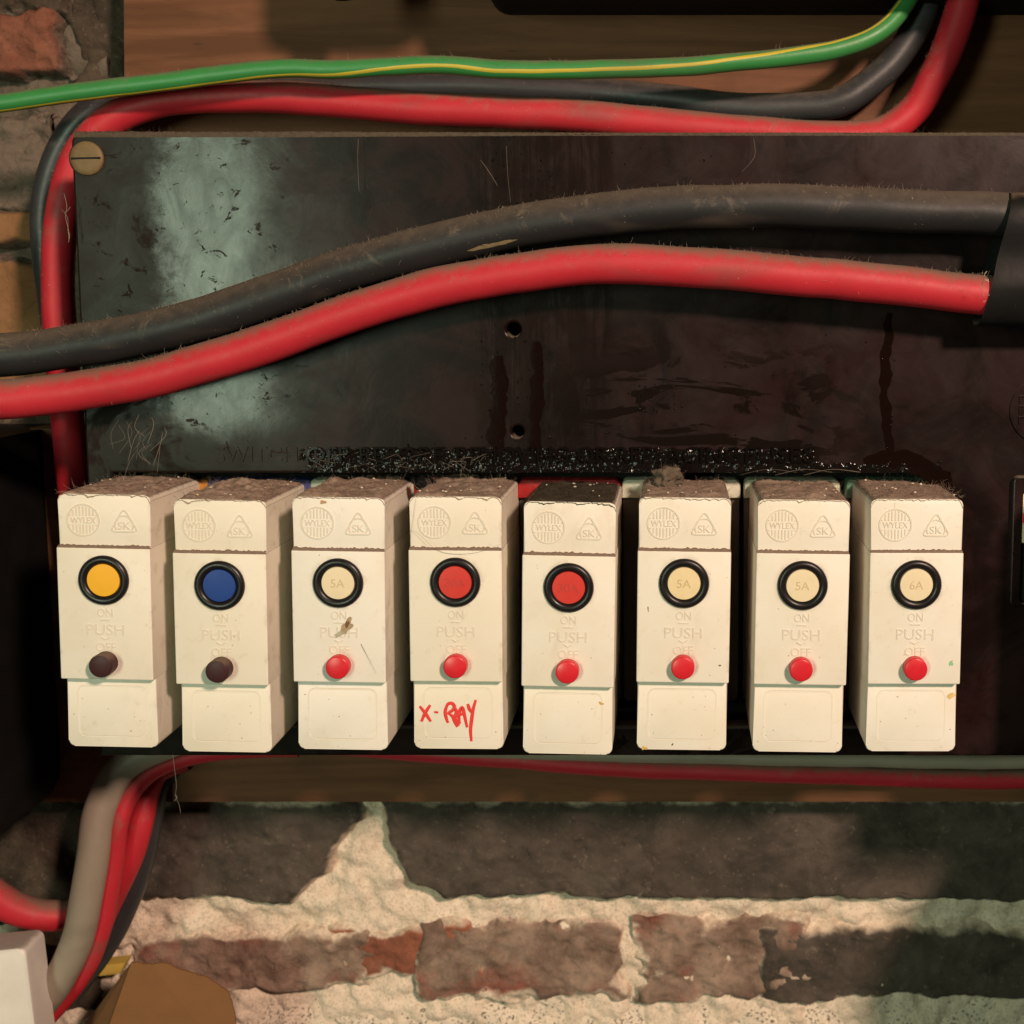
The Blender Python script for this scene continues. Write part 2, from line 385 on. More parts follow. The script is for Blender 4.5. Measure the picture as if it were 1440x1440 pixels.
def rrect(x0, x1, z0, z1, r, seg=5, corners=(1, 1, 1, 1)):
    """corners: BL, BR, TR, TL"""
    out = []
    for (cx, cz, a0), on in zip(((x0 + r, z0 + r, 180), (x1 - r, z0 + r, 270), (x1 - r, z1 - r, 0), (x0 + r, z1 - r, 90)), corners):
        if not on:
            out.append((x0 if a0 in (180, 90) else x1, z0 if a0 in (180, 270) else z1)); continue
        for k in range(seg + 1):
            a = math.radians(a0 + 90 * k / seg); out.append((cx + r * math.cos(a), cz + r * math.sin(a)))
    return out
def lathe(prof, n=48, cx=0, cz=0):
    """prof: (radius, y) from outside to centre; axis along y"""
    v, f = [], []
    for r, y in prof:
        for k in range(n):
            a = 2 * math.pi * k / n; v.append((cx + r * math.cos(a), y, cz + r * math.sin(a)))
    for i in range(len(prof) - 1):
        for k in range(n):
            a, b = i * n + k, i * n + (k + 1) % n
            f.append((a, b, b + n, a + n))
    f.append(tuple(range((len(prof) - 1) * n, len(prof) * n)))
    return v, f
def spline(pts, step=1.5):
    """centripetal-ish Catmull-Rom through 3-D points, sampled by length"""
    p = [Vector(q) for q in pts]
    p = [p[0] * 2 - p[1]] + p + [p[-1] * 2 - p[-2]]
    out = []
    for i in range(1, len(p) - 2):
        n = max(2, int((p[i + 1] - p[i]).length / step))
        for k in range(n):
            t = k / n; a, b, c, d = p[i - 1:i + 3]
            out.append(0.5 * ((2 * b) + (c - a) * t + (2 * a - 5 * b + 4 * c - d) * t * t + (3 * b - a - 3 * c + d) * t ** 3))
    out.append(p[-2])
    return out
def frames(path):
    fr = []; up = Vector((0, -1, 0))
    for i, q in enumerate(path):
        t = (path[min(i + 1, len(path) - 1)] - path[max(i - 1, 0)]).normalized()
        s = t.cross(up)
        s.normalize(); u = s.cross(t).normalized(); up = u
        fr.append((q, s, u, t))
    return fr
def tube(path, r, sides=28, wob=0.05, taper=None):
    v, f = [], []
    fr = frames(path)
    for i, (q, s, u, t) in enumerate(fr):
        for k in range(sides):
            a = 2 * math.pi * k / sides
            d = s * math.cos(a) + u * math.sin(a)
            rr = r * (taper(i / (len(fr) - 1)) if taper else 1)
            w = 1 + wob * noise.noise((q + d * r) * 0.09) if wob else 1
            v.append(q + d * rr * w)
    for i in range(len(fr) - 1):
        for k in range(sides):
            a, b = i * sides + k, i * sides + (k + 1) % sides
            f.append((a, b, b + sides, a + sides))
    f.append(tuple(range(sides))[::-1]); f.append(tuple(range((len(fr) - 1) * sides, len(fr) * sides)))
    return v, f
def hair(V, Fc, a, d, length, w, curl=0.4):
    """a thin curved three-sided fibre"""
    n = 4; d = Vector(d).normalized()
    side = d.cross(Vector((random.uniform(-1, 1), random.uniform(-1, 1), random.uniform(-1, 1)))).normalized()
    b = len(V); q = Vector(a)
    for i in range(n):
        ww = w * (1 - 0.75 * i / (n - 1))
        s2 = d.cross(side).normalized()
        for k in range(3):
            an = 2.094 * k; V.append(q + (side * math.cos(an) + s2 * math.sin(an)) * ww)
        d = (d + side * random.uniform(-curl, curl) + s2 * random.uniform(-curl, curl)).normalized()
        q = q + d * (length / (n - 1)); side = (side - d * side.dot(d)).normalized()
    for i in range(n - 1):
        for k in range(3):
            Fc.append((b + i * 3 + k, b + i * 3 + (k + 1) % 3, b + i * 3 + 3 + (k + 1) % 3, b + i * 3 + 3 + k))
def text_mesh(txt, width=None, height=None, extrude=0.12, bevel=0.0, size=4.0, weight=0.0):
    """lettering facing -Y, centred; scaled to width / height (mm)"""
    c = bpy.data.curves.new('t', 'FONT'); c.body = txt; c.size = size; c.align_x = 'CENTER'; c.align_y = 'CENTER'
    c.extrude = extrude; c.bevel_depth = bevel; c.bevel_resolution = 1; c.resolution_u = 3; c.offset = weight
    o = bpy.data.objects.new('t', c); COL.objects.link(o)
    me = bpy.data.meshes.new_from_object(o.evaluated_get(bpy.context.evaluated_depsgraph_get()))
    bpy.data.objects.remove(o); bpy.data.curves.remove(c)
    co = np.empty(len(me.vertices) * 3); me.vertices.foreach_get('co', co); co = co.reshape(-1, 3)
    lo, hi = co.min(0), co.max(0); ctr = (lo + hi) / 2
    sx = width / (hi[0] - lo[0]) if width else None; sy = height / (hi[1] - lo[1]) if height else None
    sx = sx or sy or 1; sy = sy or sx
    q = np.stack([(co[:, 0] - ctr[0]) * sx, -(co[:, 2]), (co[:, 1] - ctr[1]) * sy], 1)
    return q, [tuple(p.vertices) for p in me.polygons]
class MB:
    def __init__(s): s.v, s.f = [], []
    def add(s, v, f, off=(0, 0, 0)):
        b = len(s.v); o = Vector(off)
        s.v += [Vector(x) + o for x in v]; s.f += [tuple(i + b for i in q) for q in f]
    def mesh(s, angle=40): return mesh(s.v, s.f, True, angle)
def ribbon(pts, w, y, thick, taper=None):
    """flat raised stroke (x,z) -> slab between y (back) and y-thick (front)"""
    p = [Vector((a, 0, b)) for a, b in pts]; v, f = [], []
    n = len(p)
    for i, q in enumerate(p):
        t = (p[min(i + 1, n - 1)] - p[max(i - 1, 0)]).normalized(); s = Vector((-t.z, 0, t.x))
        ww = w * (taper(i / (n - 1)) if taper else 1) / 2
        for sg, yy in ((-1, y), (-0.8, y - thick), (0.8, y - thick), (1, y)): v.append(q + s * ww * sg + Vector((0, yy, 0)))
    for i in range(n - 1):
        for k in range(3): f.append((i * 4 + k, i * 4 + k + 1, i * 4 + 5 + k, i * 4 + 4 + k))
    f.append((3, 2, 1, 0)); e = (n - 1) * 4; f.append((e, e + 1, e + 2, e + 3))
    return v, f
def blob(c, rx, ry, rz, amp=0.3, fr=0.5, sub=3, seed=0):
    bm = bmesh.new(); bmesh.ops.create_icosphere(bm, subdivisions=sub, radius=1)
    for x in bm.verts:
        n = x.co.copy()
        k = 1 + amp * noise.fractal(n * fr * 3 + Vector((seed * 7.1, seed * 3.3, 0)), 1, 2, 4)
        x.co = Vector(c) + Vector((n.x * rx, n.y * ry, n.z * rz)) * k
    return bm
def fluffy(name, c, rx, ry, rz, mat, seed, hairs=160, hl=2.0):
    bm = blob(c, rx, ry, rz, 0.55, 0.6, 4, seed)
    V = [v.co.copy() for v in bm.verts]; Fc = [tuple(v.index for v in f.verts) for f in bm.faces]
    N = [v.normal.copy() for v in bm.verts]; bm.free()
    for _ in range(hairs):
        i = random.randrange(len(N)); d = (V[i] - Vector(c)).normalized() + Vector((random.gauss(0, .6), random.gauss(0, .6), random.gauss(0, .6)))
        hair(V, Fc, V[i], d, random.uniform(.3, 1) * hl, 0.035, 0.8)
    return link(name, mesh(V, Fc, True, 180), mat)

# ------------------------------------------------------------------ brick wall
YW = 92.0
wall = thing('brick_wall', 'rough old brick wall with sandy mortar behind the wooden boards', 'brick wall', P(700, 1450, YW))
WO = Vector(P(700, 1450, YW))
def sheet(x0, x1, y0, y1, nx, ny, ywall, amp, fr, shape=None, seed=0):
    a = P(x0, y0, ywall); b = P(x1, y1, ywall)
    V, Fc = [], []
    for j in range(ny + 1):
        for i in range(nx + 1):
            u, w = i / nx, j / ny
            x = a.x + (b.x - a.x) * u; z = a.z + (b.z - a.z) * w
            q = Vector((x * fr, seed * 5.7, z * fr))
            h = noise.fractal(q, 1.0, 2.1, 5) * amp + abs(noise.noise(q * 3.1)) * amp * 0.4
            e = shape(u, w, x, z) if shape else 0
            V.append(Vector((x, ywall - h - e, z)) - WO)
    for j in range(ny):
        for i in range(nx):
            k = j * (nx + 1) + i; Fc.append((k, k + 1, k + nx + 2, k + nx + 1))
    return V, Fc
M['dark_mortar'] = masonry('shaded_mortar', [(0.075, 0.058, 0.044), (0.17, 0.135, 0.105), (0.12, 0.095, 0.072), (0.04, 0.03, 0.024)], 110, 1.2, smear=False)
for k in ('dark_brick', 'red_brick', 'mixed_brick', 'orange_brick'): pass
v, f = sheet(-260, 205, -260, 1130, 90, 200, YW - 1.2, 2.2, 0.11, None, 3)  # darker, dirtier mortar sheet that paints in the shade at upper left
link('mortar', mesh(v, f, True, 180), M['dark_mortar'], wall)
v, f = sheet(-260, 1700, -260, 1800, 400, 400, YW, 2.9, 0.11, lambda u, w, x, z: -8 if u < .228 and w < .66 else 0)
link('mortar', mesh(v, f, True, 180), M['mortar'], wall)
def brick(x0, x1, y0, y1, mat, proud, seed, amp=1.0, rag=0.16, label=None, z=92.0, cut=None):
    hh = abs(y1 - y0); ww = abs(x1 - x0); sm = []
    def shp(u, w, x, zz):
        n1 = noise.fractal(Vector((x * .045, seed * 3.1, zz * .06)), 1, 2, 5)
        n2 = noise.noise(Vector((x * .35, seed * 1.1, zz * .35)))
        dx = min(u, 1 - u) * ww * .7; dy = min(w, 1 - w) * hh
        d = min(dx, dy) - 7 - 150 * rag * n1 - 3.5 * n2
        if cut: d -= cut(u, w)
        t = max(0.0, min(1.0, d / 20.0 + 0.45)); t = t * t * (3 - 2 * t)
        sm.append(1 - max(0.0, min(1.0, d / 26.0 + 0.22)))
        return t * (proud + 3.0) - 3.0
    nx = max(10, min(140, int(ww / 4))); ny = max(10, min(60, int(hh / 3)))
    v, f = sheet(x0, x1, y0, y1, nx, ny, z, amp, 0.13, shp, seed)
    me = mesh(v, f, True, 180)
    at = me.attributes.new('smear', 'FLOAT', 'POINT'); at.data.foreach_set('value', sm)
    o = link('brick', me, mat, wall)
    if label: o['label'] = label
    return o
# lower courses
brick(180, 530, 1112, 1270, M['sooty_brick'], 4.0, 1, 1.2, .07, label='dark sooty brick beside the hanging cables', cut=lambda u, w: 190 * max(0, u - .66) * 2.4 * max(0, w - .22))
brick(528, 935, 1106, 1264, M['sooty_brick'], 5.0, 2, 1.2, .07, label='sooty brick with a broken left end', cut=lambda u, w: 110 * max(0, .24 - u) * 4 * max(0, w - .42))
brick(880, 1480, 1106, 1268, M['sooty_brick'], 5.0, 3, 0.7, .03, label='long smooth dark brick under the right end of the fuse box')
brick(165, 540, 1296, 1402, M['mixed_brick'], 3.0, 4, 1.6, .16)
brick(450, 690, 1286, 1396, M['red_brick'], 2.4, 5, 1.6, .22, label='broken red brick smeared with mortar', cut=lambda u, w: 60 * max(0, w - u - .1))
brick(585, 905, 1290, 1412, M['mixed_brick'], 3.0, 6, 1.7, .18)
brick(890, 1150, 1280, 1408, M['mixed_brick'], 2.6, 7, 1.8, .22)
brick(1050, 1480, 1288, 1410, M['sooty_brick'], 3.0, 8, 1.3, .10)
brick(-160, 190, 1120, 1300, M['dark_brick'], 4.0, 9)  # dark brick colour also carries the black shade of this corner
brick(-160, 150, 1310, 1420, M['dark_brick'], 3.0, 10)
v, f = sheet(-200, 1660, 1394, 1760, 300, 70, YW - 1.0, 0.8, 0.25, lambda u, w, x, z: 3.2 * min(1, max(0, w * 7 - 0.45 + 0.7 * noise.noise(Vector((x * .09, 3, z * .1))))) - 2.0, 4)
link('render_coat', mesh(v, f, True, 180), M['render'], wall)
# upper left
brick(-120, 112, 12, 118, M['old_red_brick'], 8, 11, 2.2, 0.14, label='crumbling red brick at the upper left corner')
brick(-120, 120, -110, 34, M['dark_brick'], 7, 12, 2.0)
brick(92, 200, -60, 132, M['dark_brick'], 3, 13, 2.5)
brick(40, 130, 140, 215, M['rubble'], 4, 14, 1.6)
brick(-120, 90, 150, 300, M['rubble'], 5, 15, 2.4, 0.2)
brick(-120, 110, 284, 356, M['orange_brick'], 8, 16, 0.6, 0.06, label='smooth orange brick left of the fuse box')
brick(-120, 110, 356, 560, M['orange_brick'], 7, 17, 0.8, 0.06)
brick(-140, 150, 560, 850, M['dark_brick'], 4, 18, 1.6)
brick(-140, 150, 850, 1125, M['dark_brick'], 4, 19, 1.6)

# ------------------------------------------------------------------ wooden boards
def board(name, label, pts, y0, y1, mat, bev=0.8):
    bm = bmesh.new(); c = Vector(P(pts[0][0], pts[0][1], y0))
    q = [P(a, b, y0) - c for a, b in pts]
    prism_bm(bm, [(p.x, p.z) for p in q], 0, y1 - y0, bev, 2)
    o = link(name, bm_mesh(bm), mat, None, c); return tag(o, label, 'wooden board', 'wooden mounting boards')
YB = 70.0
board('wooden_board', 'upper reddish brown wooden board above the fuse box, behind the green cable', [(176, 600), (1800, 600), (1800, -400), (170, -400)], YB, YB + 19, M['wood'])
board('wooden_board', 'lower brown wooden board showing as a strip under the fuse box', [(40, 1129), (1800, 1129), (1800, 602), (40, 602)], YB, YB + 19, M['wood'])

# ------------------------------------------------------------------ black enclosures
def box_px(px0, px1, py0, py1, y0, y1, bev=1.5, rr=3.0, corners=(1, 1, 1, 1), yref=None):
    yr = y0 if yref is None else yref
    a = P(px0, py1, yr); b = P(px1, py0, yr); c = Vector(((a.x + b.x) / 2, y0, a.z))
    bm = bmesh.new(); prism_bm(bm, rrect(a.x - c.x, b.x - c.x, a.z - c.z, b.z - c.z, rr, 5, corners), 0, y1 - y0, bev, 3)
    return bm, c
bm, c = box_px(690, 1900, -420, 19, 36, 70, 1.5, 5, (1, 0, 0, 0), 68)
up = thing('switch_enclosure', 'black switch enclosure along the top edge of the photo, above the green cable', 'enclosure', c)
link('casing', bm_mesh(bm), M['black_case'], up)
bm, c2 = box_px(500, 690, -420, -14, 29, 70, 1.5, 4, (1, 1, 0, 0), 68)
link('unseen_shade_step', bm_mesh(bm), M['black_case'], up, c2 - c)  # unseen step added to shade the board below it
bm, c2 = box_px(1475, 1900, -420, 62, -8, 35.5, 1.5, 4, (1, 1, 0, 0), 35.5)
link('unseen_shade_block', bm_mesh(bm), M['black_case'], up, c2 - c)  # unseen block added to shade the upper right corner
v, f = tube(spline([P(486, -60, 40), P(489, -22, 40), P(492, -6, 40)]), 4.2, 24, 0.05)
v2 = lathe([(4.2, 0), (4.2, 3)])
link('cable_gland', mesh(v, f), M['black_case'], up, -Vector(c))
bm, c = box_px(-260, 58, 604, 1140, -45, 88, 2.0, 14, (0, 1, 0, 0), 70)  # brought forward to keep the green lamp off the first breaker
t = thing('black_casing', 'black casing in deep shadow at the left edge below the crossing cables', 'casing', c)
link('casing', bm_mesh(bm), M['black_case'], t)

bm, c = box_px(1456, 2100, 970, 1700, -42, 87, 2.0, 6, yref=87)  # added box out of view, there to shade the lower right wall
t = thing('shade_box', 'black box added past the right edge to shade the lower wall', 'light blocker', c)
link('casing', bm_mesh(bm), M['black_case'], t)

# ------------------------------------------------------------------ fuse box
YP = 25.0
FO = P(760, 1064, YP)
fb = thing('fuse_box', 'long dark brown fuse box with tar stains and moulded warning lettering', 'fuse box', FO)
def P2(px, py, y=YP): 
    q = P(px, py, y) - FO; return (q.x, q.z)
def plate(outer, holes, depth, bev):
    """plate with real openings, front face at y=0"""
    c = bpy.data.curves.new('c', 'CURVE'); c.dimensions = '2D'; c.fill_mode = 'BOTH'
    for loop in [outer] + holes:
        s = c.splines.new('POLY'); s.points.add(len(loop) - 1); s.use_cyclic_u = True
        for p_, (x, z) in zip(s.points, loop): p_.co = (x, z, 0, 1)
    c.extrude = depth / 2 - bev; c.bevel_depth = bev; c.bevel_resolution = 2; c.offset = -bev
    o = bpy.data.objects.new('c', c); COL.objects.link(o)
    me = bpy.data.meshes.new_from_object(o.evaluated_get(bpy.context.evaluated_depsgraph_get()))
    bpy.data.objects.remove(o); bpy.data.curves.remove(c)
    V = [(v.co.x, depth / 2 - v.co.z, v.co.y) for v in me.vertices]; Fc = [tuple(p.vertices) for p in me.polygons]
    return V, Fc
outer = [P2(104, 186), P2(98, 196), P2(139, 1060), P2(143, 1064), P2(1760, 1064), P2(1760, 187)]
TLx, TLz = P2(98, 186)
# rounded upper left corner
oc = [P2(100, 205)] + [P2(100 + 14 - 14 * math.cos(a), 200 - 14 * math.sin(a)) for a in (0.2, 0.6, 1.0, 1.4)]
outer = oc[::1] + [P2(1800, 187), P2(1800, 1063), P2(141, 1063)]
cut = [P2(158, 665), P2(1336, 665), P2(1336, 1022), P2(170, 1022)]
circ = lambda px, py, r: [(P2(px, py)[0] + r * math.cos(a), P2(px, py)[1] + r * math.sin(a)) for a in [2 * math.pi * k / 16 for k in range(16)]]
v, f = plate(outer, [cut, circ(722, 463, 1.7), circ(728, 607, 1.45)], 6.0, 0.6)
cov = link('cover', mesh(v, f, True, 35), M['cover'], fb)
a = P2(112, 196); b = P2(1790, 1055)
bm = bmesh.new(); prism_bm(bm, rrect(a[0] + 7, b[0], b[1], a[1], 2, 3), 12.5, 44.5)
link('back_box', bm_mesh(bm), M['void'], fb)
bm = bmesh.new()                                                     # side walls between cover and board
for (x0, x1, z0, z1) in ((a[0] + 4.5, a[0] + 6.9, b[1] - 0.5, a[1] - 0.1), (a[0] + 7.0, b[0], a[1] + 0.1, a[1] + 1.5), (a[0] + 7.0, b[0], b[1] - 1.6, b[1] - 0.1)):
    prism_bm(bm, [(x0, z0), (x1, z0), (x1, z1), (x0, z1)], 6.05, 44.8)
link('side_wall', bm_mesh(bm), M['cover'], fb)
M['shaded_base'] = plain('shaded_base_moulding', (0.10, 0.075, 0.055), 0.6, 0.4, 150, 0.1)  # dark brown paints the shade on the bases below their tops
# plug-in bases behind the breakers
bases = [(160, 300, (0.50, 0.22, 0.03)), (303, 443, (0.035, 0.05, 0.20)), (446, 585, (0.40, 0.52, 0.40)), (588, 730, (0.42, 0.018, 0.022)),
         (733, 873, (0.42, 0.018, 0.022)), (876, 1041, (0.60, 0.62, 0.50)), (1044, 1181, (0.55, 0.60, 0.46)), (1184, 1334, (0.10, 0.22, 0.15))]
for i, (x0, x1, col) in enumerate(bases):
    qa = P2(x0, 988, 33.5); qb = P2(x1, 673, 33.5); qc = P2(x1, 700, 33.5)
    bm = bmesh.new(); prism_bm(bm, rrect(qa[0], qb[0], qa[1], qc[1] - .1, 1.6, 4, (1, 1, 0, 0)), 9.0, 12.4, 0.8, 2)
    bo = link('socket_base', bm_mesh(bm), M['shaded_base'], fb)
    bm = bmesh.new(); prism_bm(bm, rrect(qa[0], qb[0], qc[1], qb[1], 1.6, 4, (0, 0, 1, 1)), 7.0, 12.4, 0.8, 2)
    link('lit_colour_top', bm_mesh(bm), plain('base_plastic', col, 0.45, 0.25, 300, 0.05), bo)  # lit top keeps the colour of the base
# brass screw
sx, sz = P2(123, 223)
v, f = lathe([(3.95, 0.1), (3.95, -0.45), (3.7, -0.75), (2.5, -0.95), (0.4, -1.0)], 40, sx, sz)
scr = link('brass_screw', mesh(v, f, True, 50), M['brass'], fb)
bm = bmesh.new(); prism_bm(bm, [(sx - 3.4, sz - 0.30), (sx + 3.4, sz - 0.16), (sx + 3.4, sz + 0.28), (sx - 3.4, sz + 0.14)], -1.03, -0.5)
link('slot', bm_mesh(bm), M['void'], scr)
v, f = lathe([(4.35, 0.1), (4.3, -0.12), (4.0, -0.14), (3.9, -0.12)], 40, sx, sz); 
link('screw_rim', mesh(v, f), M['cover'], scr)
# moulded lettering
words = [('SWITCH', 305, 418), ('OFF', 433, 490), ('BEFORE', 507, 625), ('REMOVING', 643, 799), ('OR', 812, 855), ('REPLACING', 867, 1040), ('FUSES', 1048, 1145)]
for wd, x0, x1 in words:
    qa = P2(x0, 650); qb = P2(x1, 628)
    v, f = text_mesh(wd, qb[0] - qa[0], qb[1] - qa[1], 0.85 if x0 > 425 else 0.25, 0.0)
    c = Vector(((qa[0] + qb[0]) / 2, -0.02, (qa[1] + qb[1]) / 2))
    link('lettering', mesh([Vector(q) + c for q in v], f, False), M['tar'] if x0 > 425 else M['cover'], fb)
# lumpy tar over the lettering
def tar_field(x0, x1, y0, y1, nx, ny, dens, seed, hmax=0.9):
    V, Fc = [], []
    for j in range(ny + 1):
        for i in range(nx + 1):
            px = x0 + (x1 - x0) * i / nx; py = y0 + (y1 - y0) * j / ny
            x, z = P2(px, py)
            q = Vector((x * 1.0, z * 1.0, seed))
            h = dens(px, py) + 0.5 * noise.fractal(q * 0.9, 1, 2, 3)
            dd, pp = noise.voronoi(Vector((x * 0.66, z * 0.66, seed)))
            sd = (math.sin(pp[0].x * 91.7 + pp[0].y * 37.3) * 43.7) % 1
            l = max(0.0, 1 - (dd[0] / 0.62) ** 2) * max(0.06, (sd - 0.5) * 1.9)
            V.append((x, -max(-0.35, min(hmax, h * 0.35)) - (0.42 * l if h > 0 else 0), z))
    for j in range(ny):
        for i in range(nx):
            k = j * (nx + 1) + i; Fc.append((k, k + 1, k + nx + 2, k + nx + 1))
    return V, Fc
def dband(px, py):
    e = min(1, (px - 418) / 70) if px < 1150 else 1 - max(0, (px - 1150)) / 200
    top = 628 if px < 1146 else 648
    return min(1.2, (py - top) / 6 - 0.15, ) * 0.75 * max(-0.4, e) if py > top else -0.5
v, f = tar_field(412, 1330, 618, 664, 900, 60, dband, 1.0)
o = link('tar_crust', mesh(v, f, True, 180), M['tar'], fb, (0, 0.12, 0)); o['kind'] = 'stuff'
# runs of dark oil
def run(pts, w, seed):
    path = spline([(P2(x, y)[0], 0, P2(x, y)[1]) for x, y in pts], 0.5)
    V, Fc = [], []; n = len(path)
    for i, q in enumerate(path):
        t = (path[min(i + 1, n - 1)] - path[max(i - 1, 0)]).normalized(); s = Vector((-t.z, 0, t.x))
        k = math.sin(math.pi * min(1, (i / (n - 1)) * 0.96 + 0.02)) ** 0.22
        wl = w * k * (1 + 0.7 * noise.fractal(Vector((i * .12, seed, 0)), 1, 2, 3)); wr = w * k * (1 + 0.7 * noise.fractal(Vector((i * .12, seed, 9)), 1, 2, 3))
        for g, y in ((-1, 0.02), (-0.7, -0.014), (0, -0.022), (0.7, -0.014), (1, 0.02)):
            V.append(q + s * (wl if g < 0 else wr) * 0.5 * g + Vector((0, y - (0.006 * noise.noise(Vector((i * .12, g * 2, seed))) if abs(g) < 1 else 0), 0)))
    for i in range(n - 1):
        for k in range(4): Fc.append((i * 5 + k, i * 5 + k + 1, i * 5 + 6 + k, i * 5 + 5 + k))
    o = link('oil_run', mesh(V, Fc, True, 180), M['oil'], fb)
run([(1252, 440), (1246, 500), (1244, 560), (1248, 600), (1252, 650)], 3.0, 1)
run([(1215, 652), (1250, 645), (1290, 652), (1320, 672), (1334, 700)], 5.5, 2)
run([(700, 500), (702, 560), (699, 610), (700, 640)], 5.0, 5)
run([(753, 480), (756, 540), (752, 600), (757, 640)], 4.0, 4)
# glints of dried drops on the cover
mb = MB()
for (xa, xb, ya, yb, n) in ((664, 775, 470, 640, 60), (680, 780, 215, 290, 40), (890, 960, 540, 580, 45), (1238, 1258, 480, 660, 10), (1000, 1330, 470, 640, 14), (560, 660, 610, 640, 8), (860, 1000, 190, 240, 10)):
    for _ in range(n):
        x, z = P2(random.uniform(xa, xb), random.uniform(ya, yb)); r = random.uniform(0.10, 0.34)
        vv, ff = lathe([(r, 0.03), (r * .8, -r * .35), (r * .4, -r * .55), (0.02, -r * .6)], 8, x, z); mb.add(vv, ff)
o = link('tar_drops', mb.mesh(180), M['tar'], fb); o['kind'] = 'stuff'
# round moulded emblem at the right edge
ex, ez = P2(1467, 577)
mb = MB()
def ringv(r, w, y, h, n=60, cx=0, cz=0, a0=0, a1=2 * math.pi):
    return ribbon([(cx + r * math.cos(a0 + (a1 - a0) * k / n), cz + r * math.sin(a0 + (a1 - a0) * k / n)) for k in range(n + 1)], w, y, h)
mb.add(*ringv(7.8, 0.5, 0.02, 0.45, 60, ex, ez))
for dz in (2.6, 0.2, -2.4): mb.add(*ribbon([(ex - 5.6, ez + dz - .8), (ex - 5.6, ez + dz + .8), (ex - 4.6, ez + dz + .8)], 0.5, 0.02, 0.4))
link('emblem', mb.mesh(), M['cover'], fb)
# main switch, mostly right of the picture
qa = P2(1417, 852); qb = P2(1640, 668)
v, f = plate(rrect(qa[0], qb[0], qa[1], qb[1], 1.5, 4), [rrect(qa[0] + 2.7, qb[0] - 3, qa[1] + 1.0, qb[1] - 4, 0.8, 3)], 2.2, 0.5)
sw = link('main_switch', mesh(v, f, True, 35), M['cover'], fb, (0, -1.6, 0))
bm = bmesh.new(); prism_bm(bm, rrect(qa[0] + 3.4, qb[0] - 3.2, qa[1] + 1.2, qb[1] - 4.2, 0.8, 3), 0.9, 1.55)
link('switch_well', bm_mesh(bm), M['void'], sw)
la = P2(1434, 762); lb = P2(1600, 692)
bm = bmesh.new(); prism_bm(bm, [(la[0], la[1]), (lb[0], la[1]), (lb[0], lb[1]), (la[0], lb[1])], 0.2, 0.88, 0.1, 1)
link('switch_label', bm_mesh(bm), M['label_paper'], sw)
mb = MB(); mb.add(*ringv(2.6, 0.6, 0.19, 0.05, 40, la[0] + 2.9, (la[1] + lb[1]) / 2))
link('red_mark', mb.mesh(), M['ink'], sw)
bm = bmesh.new(); prism_bm(bm, rrect(la[0] + 6, la[0] + 34, P2(1500, 1058)[1], qb[1] + 2, 3, 4), -26, -1.7, 2.5, 3)
link('switch_shade_body', bm_mesh(bm), M['black_case'], sw)  # unseen switch body, sized to throw shade on the wall below
# ridge of dust along the top edge of the cover
V, Fc = [], []
n = 700
for i in range(n + 1):
    px = 104 + (1460 - 104) * i / n; x, z = P2(px, 187)
    k = max(0.25, 1 - max(0, px - 420) / 500)
    h = k * (0.35 + 0.5 * abs(noise.fractal(Vector((x * .9, 0, 2)), 1, 2, 4)))
    for y, dz in ((0.25, -0.95 - .9 * k), (-0.12 * k, -0.55), (0.2, 0.05 + h * .6), (2.0, 0.1 + h), (4.5, 0.02)): V.append((x, y, z + dz + 0.12 * noise.noise(Vector((x * 2, y, dz)))))
for i in range(n):
    for k in range(4): Fc.append((i * 5 + k, i * 5 + k + 1, i * 5 + 6 + k, i * 5 + 5 + k))
for _ in range(420):
    px = 104 + 1300 * random.random() ** 1.6; x, z = P2(px, 186)
    hair(V, Fc, (x, random.uniform(0, 3), z - 0.1), (random.gauss(0, .7), random.gauss(-.3, .5), 1), random.uniform(.5, 2.4), 0.035, 0.7)
o = link('dust_ridge', mesh(V, Fc, True, 180), M['ridge_dust'], fb); o['kind'] = 'stuff'

# ------------------------------------------------------------------ circuit breakers
# local axes: x right, y into the wall, z up; origin = middle of the middle front face
BW, ZT, Z1, Z0, ZB = 10.25, 28.7, 16.85, -13.35, -29.75
YT, YBm, YEND = 1.2, 2.4, 33.4
def body_mesh():
    bm = bmesh.new()
    prism_bm(bm, rrect(-BW - .02, BW + .02, Z1 - .6, ZT, 1.3, 6, (0, 0, 1, 1)), YT, YEND, 0.28, 3)
    b2 = bmesh.new(); prism_bm(b2, rrect(-BW - .18, BW + .18, Z0, Z1, .3, 2), 0, YEND - .1, 0.30, 3)
    b3 = bmesh.new(); prism_bm(b3, rrect(-BW + .05, BW - .05, ZB, Z0 + .6, 1.4, 6, (1, 1, 0, 0)), YBm, YEND - .05, 0.30, 3)
    for b in (b2, b3):
        t = bpy.data.meshes.new('t'); b.to_mesh(t); b.free(); bm.from_mesh(t); bpy.data.meshes.remove(t)
    return bm_mesh(bm, 40)
body_me = body_mesh()
def emblem_mesh():
    mb = MB(); cx, cz, r = -4.75, 22.85, 3.55
    mb.add(*ringv(r, 0.34, YT + .03, .20, 56, cx, cz))
    for k in range(-4, 5):
        x = k * 0.74; h = math.sqrt(max(0, (r - .35) ** 2 - x * x))
        if h > 1.2:
            mb.add(*ribbon([(cx + x, cz + 1.0), (cx + x, cz + h)], .30, YT + .03, .17))
            mb.add(*ribbon([(cx + x, cz - 1.0), (cx + x, cz - h)], .30, YT + .03, .17))
    v, f = text_mesh('WYLEX', 5.6, 1.35, .16); mb.add(v, f, (cx, YT, cz))
    return mb.mesh(30)
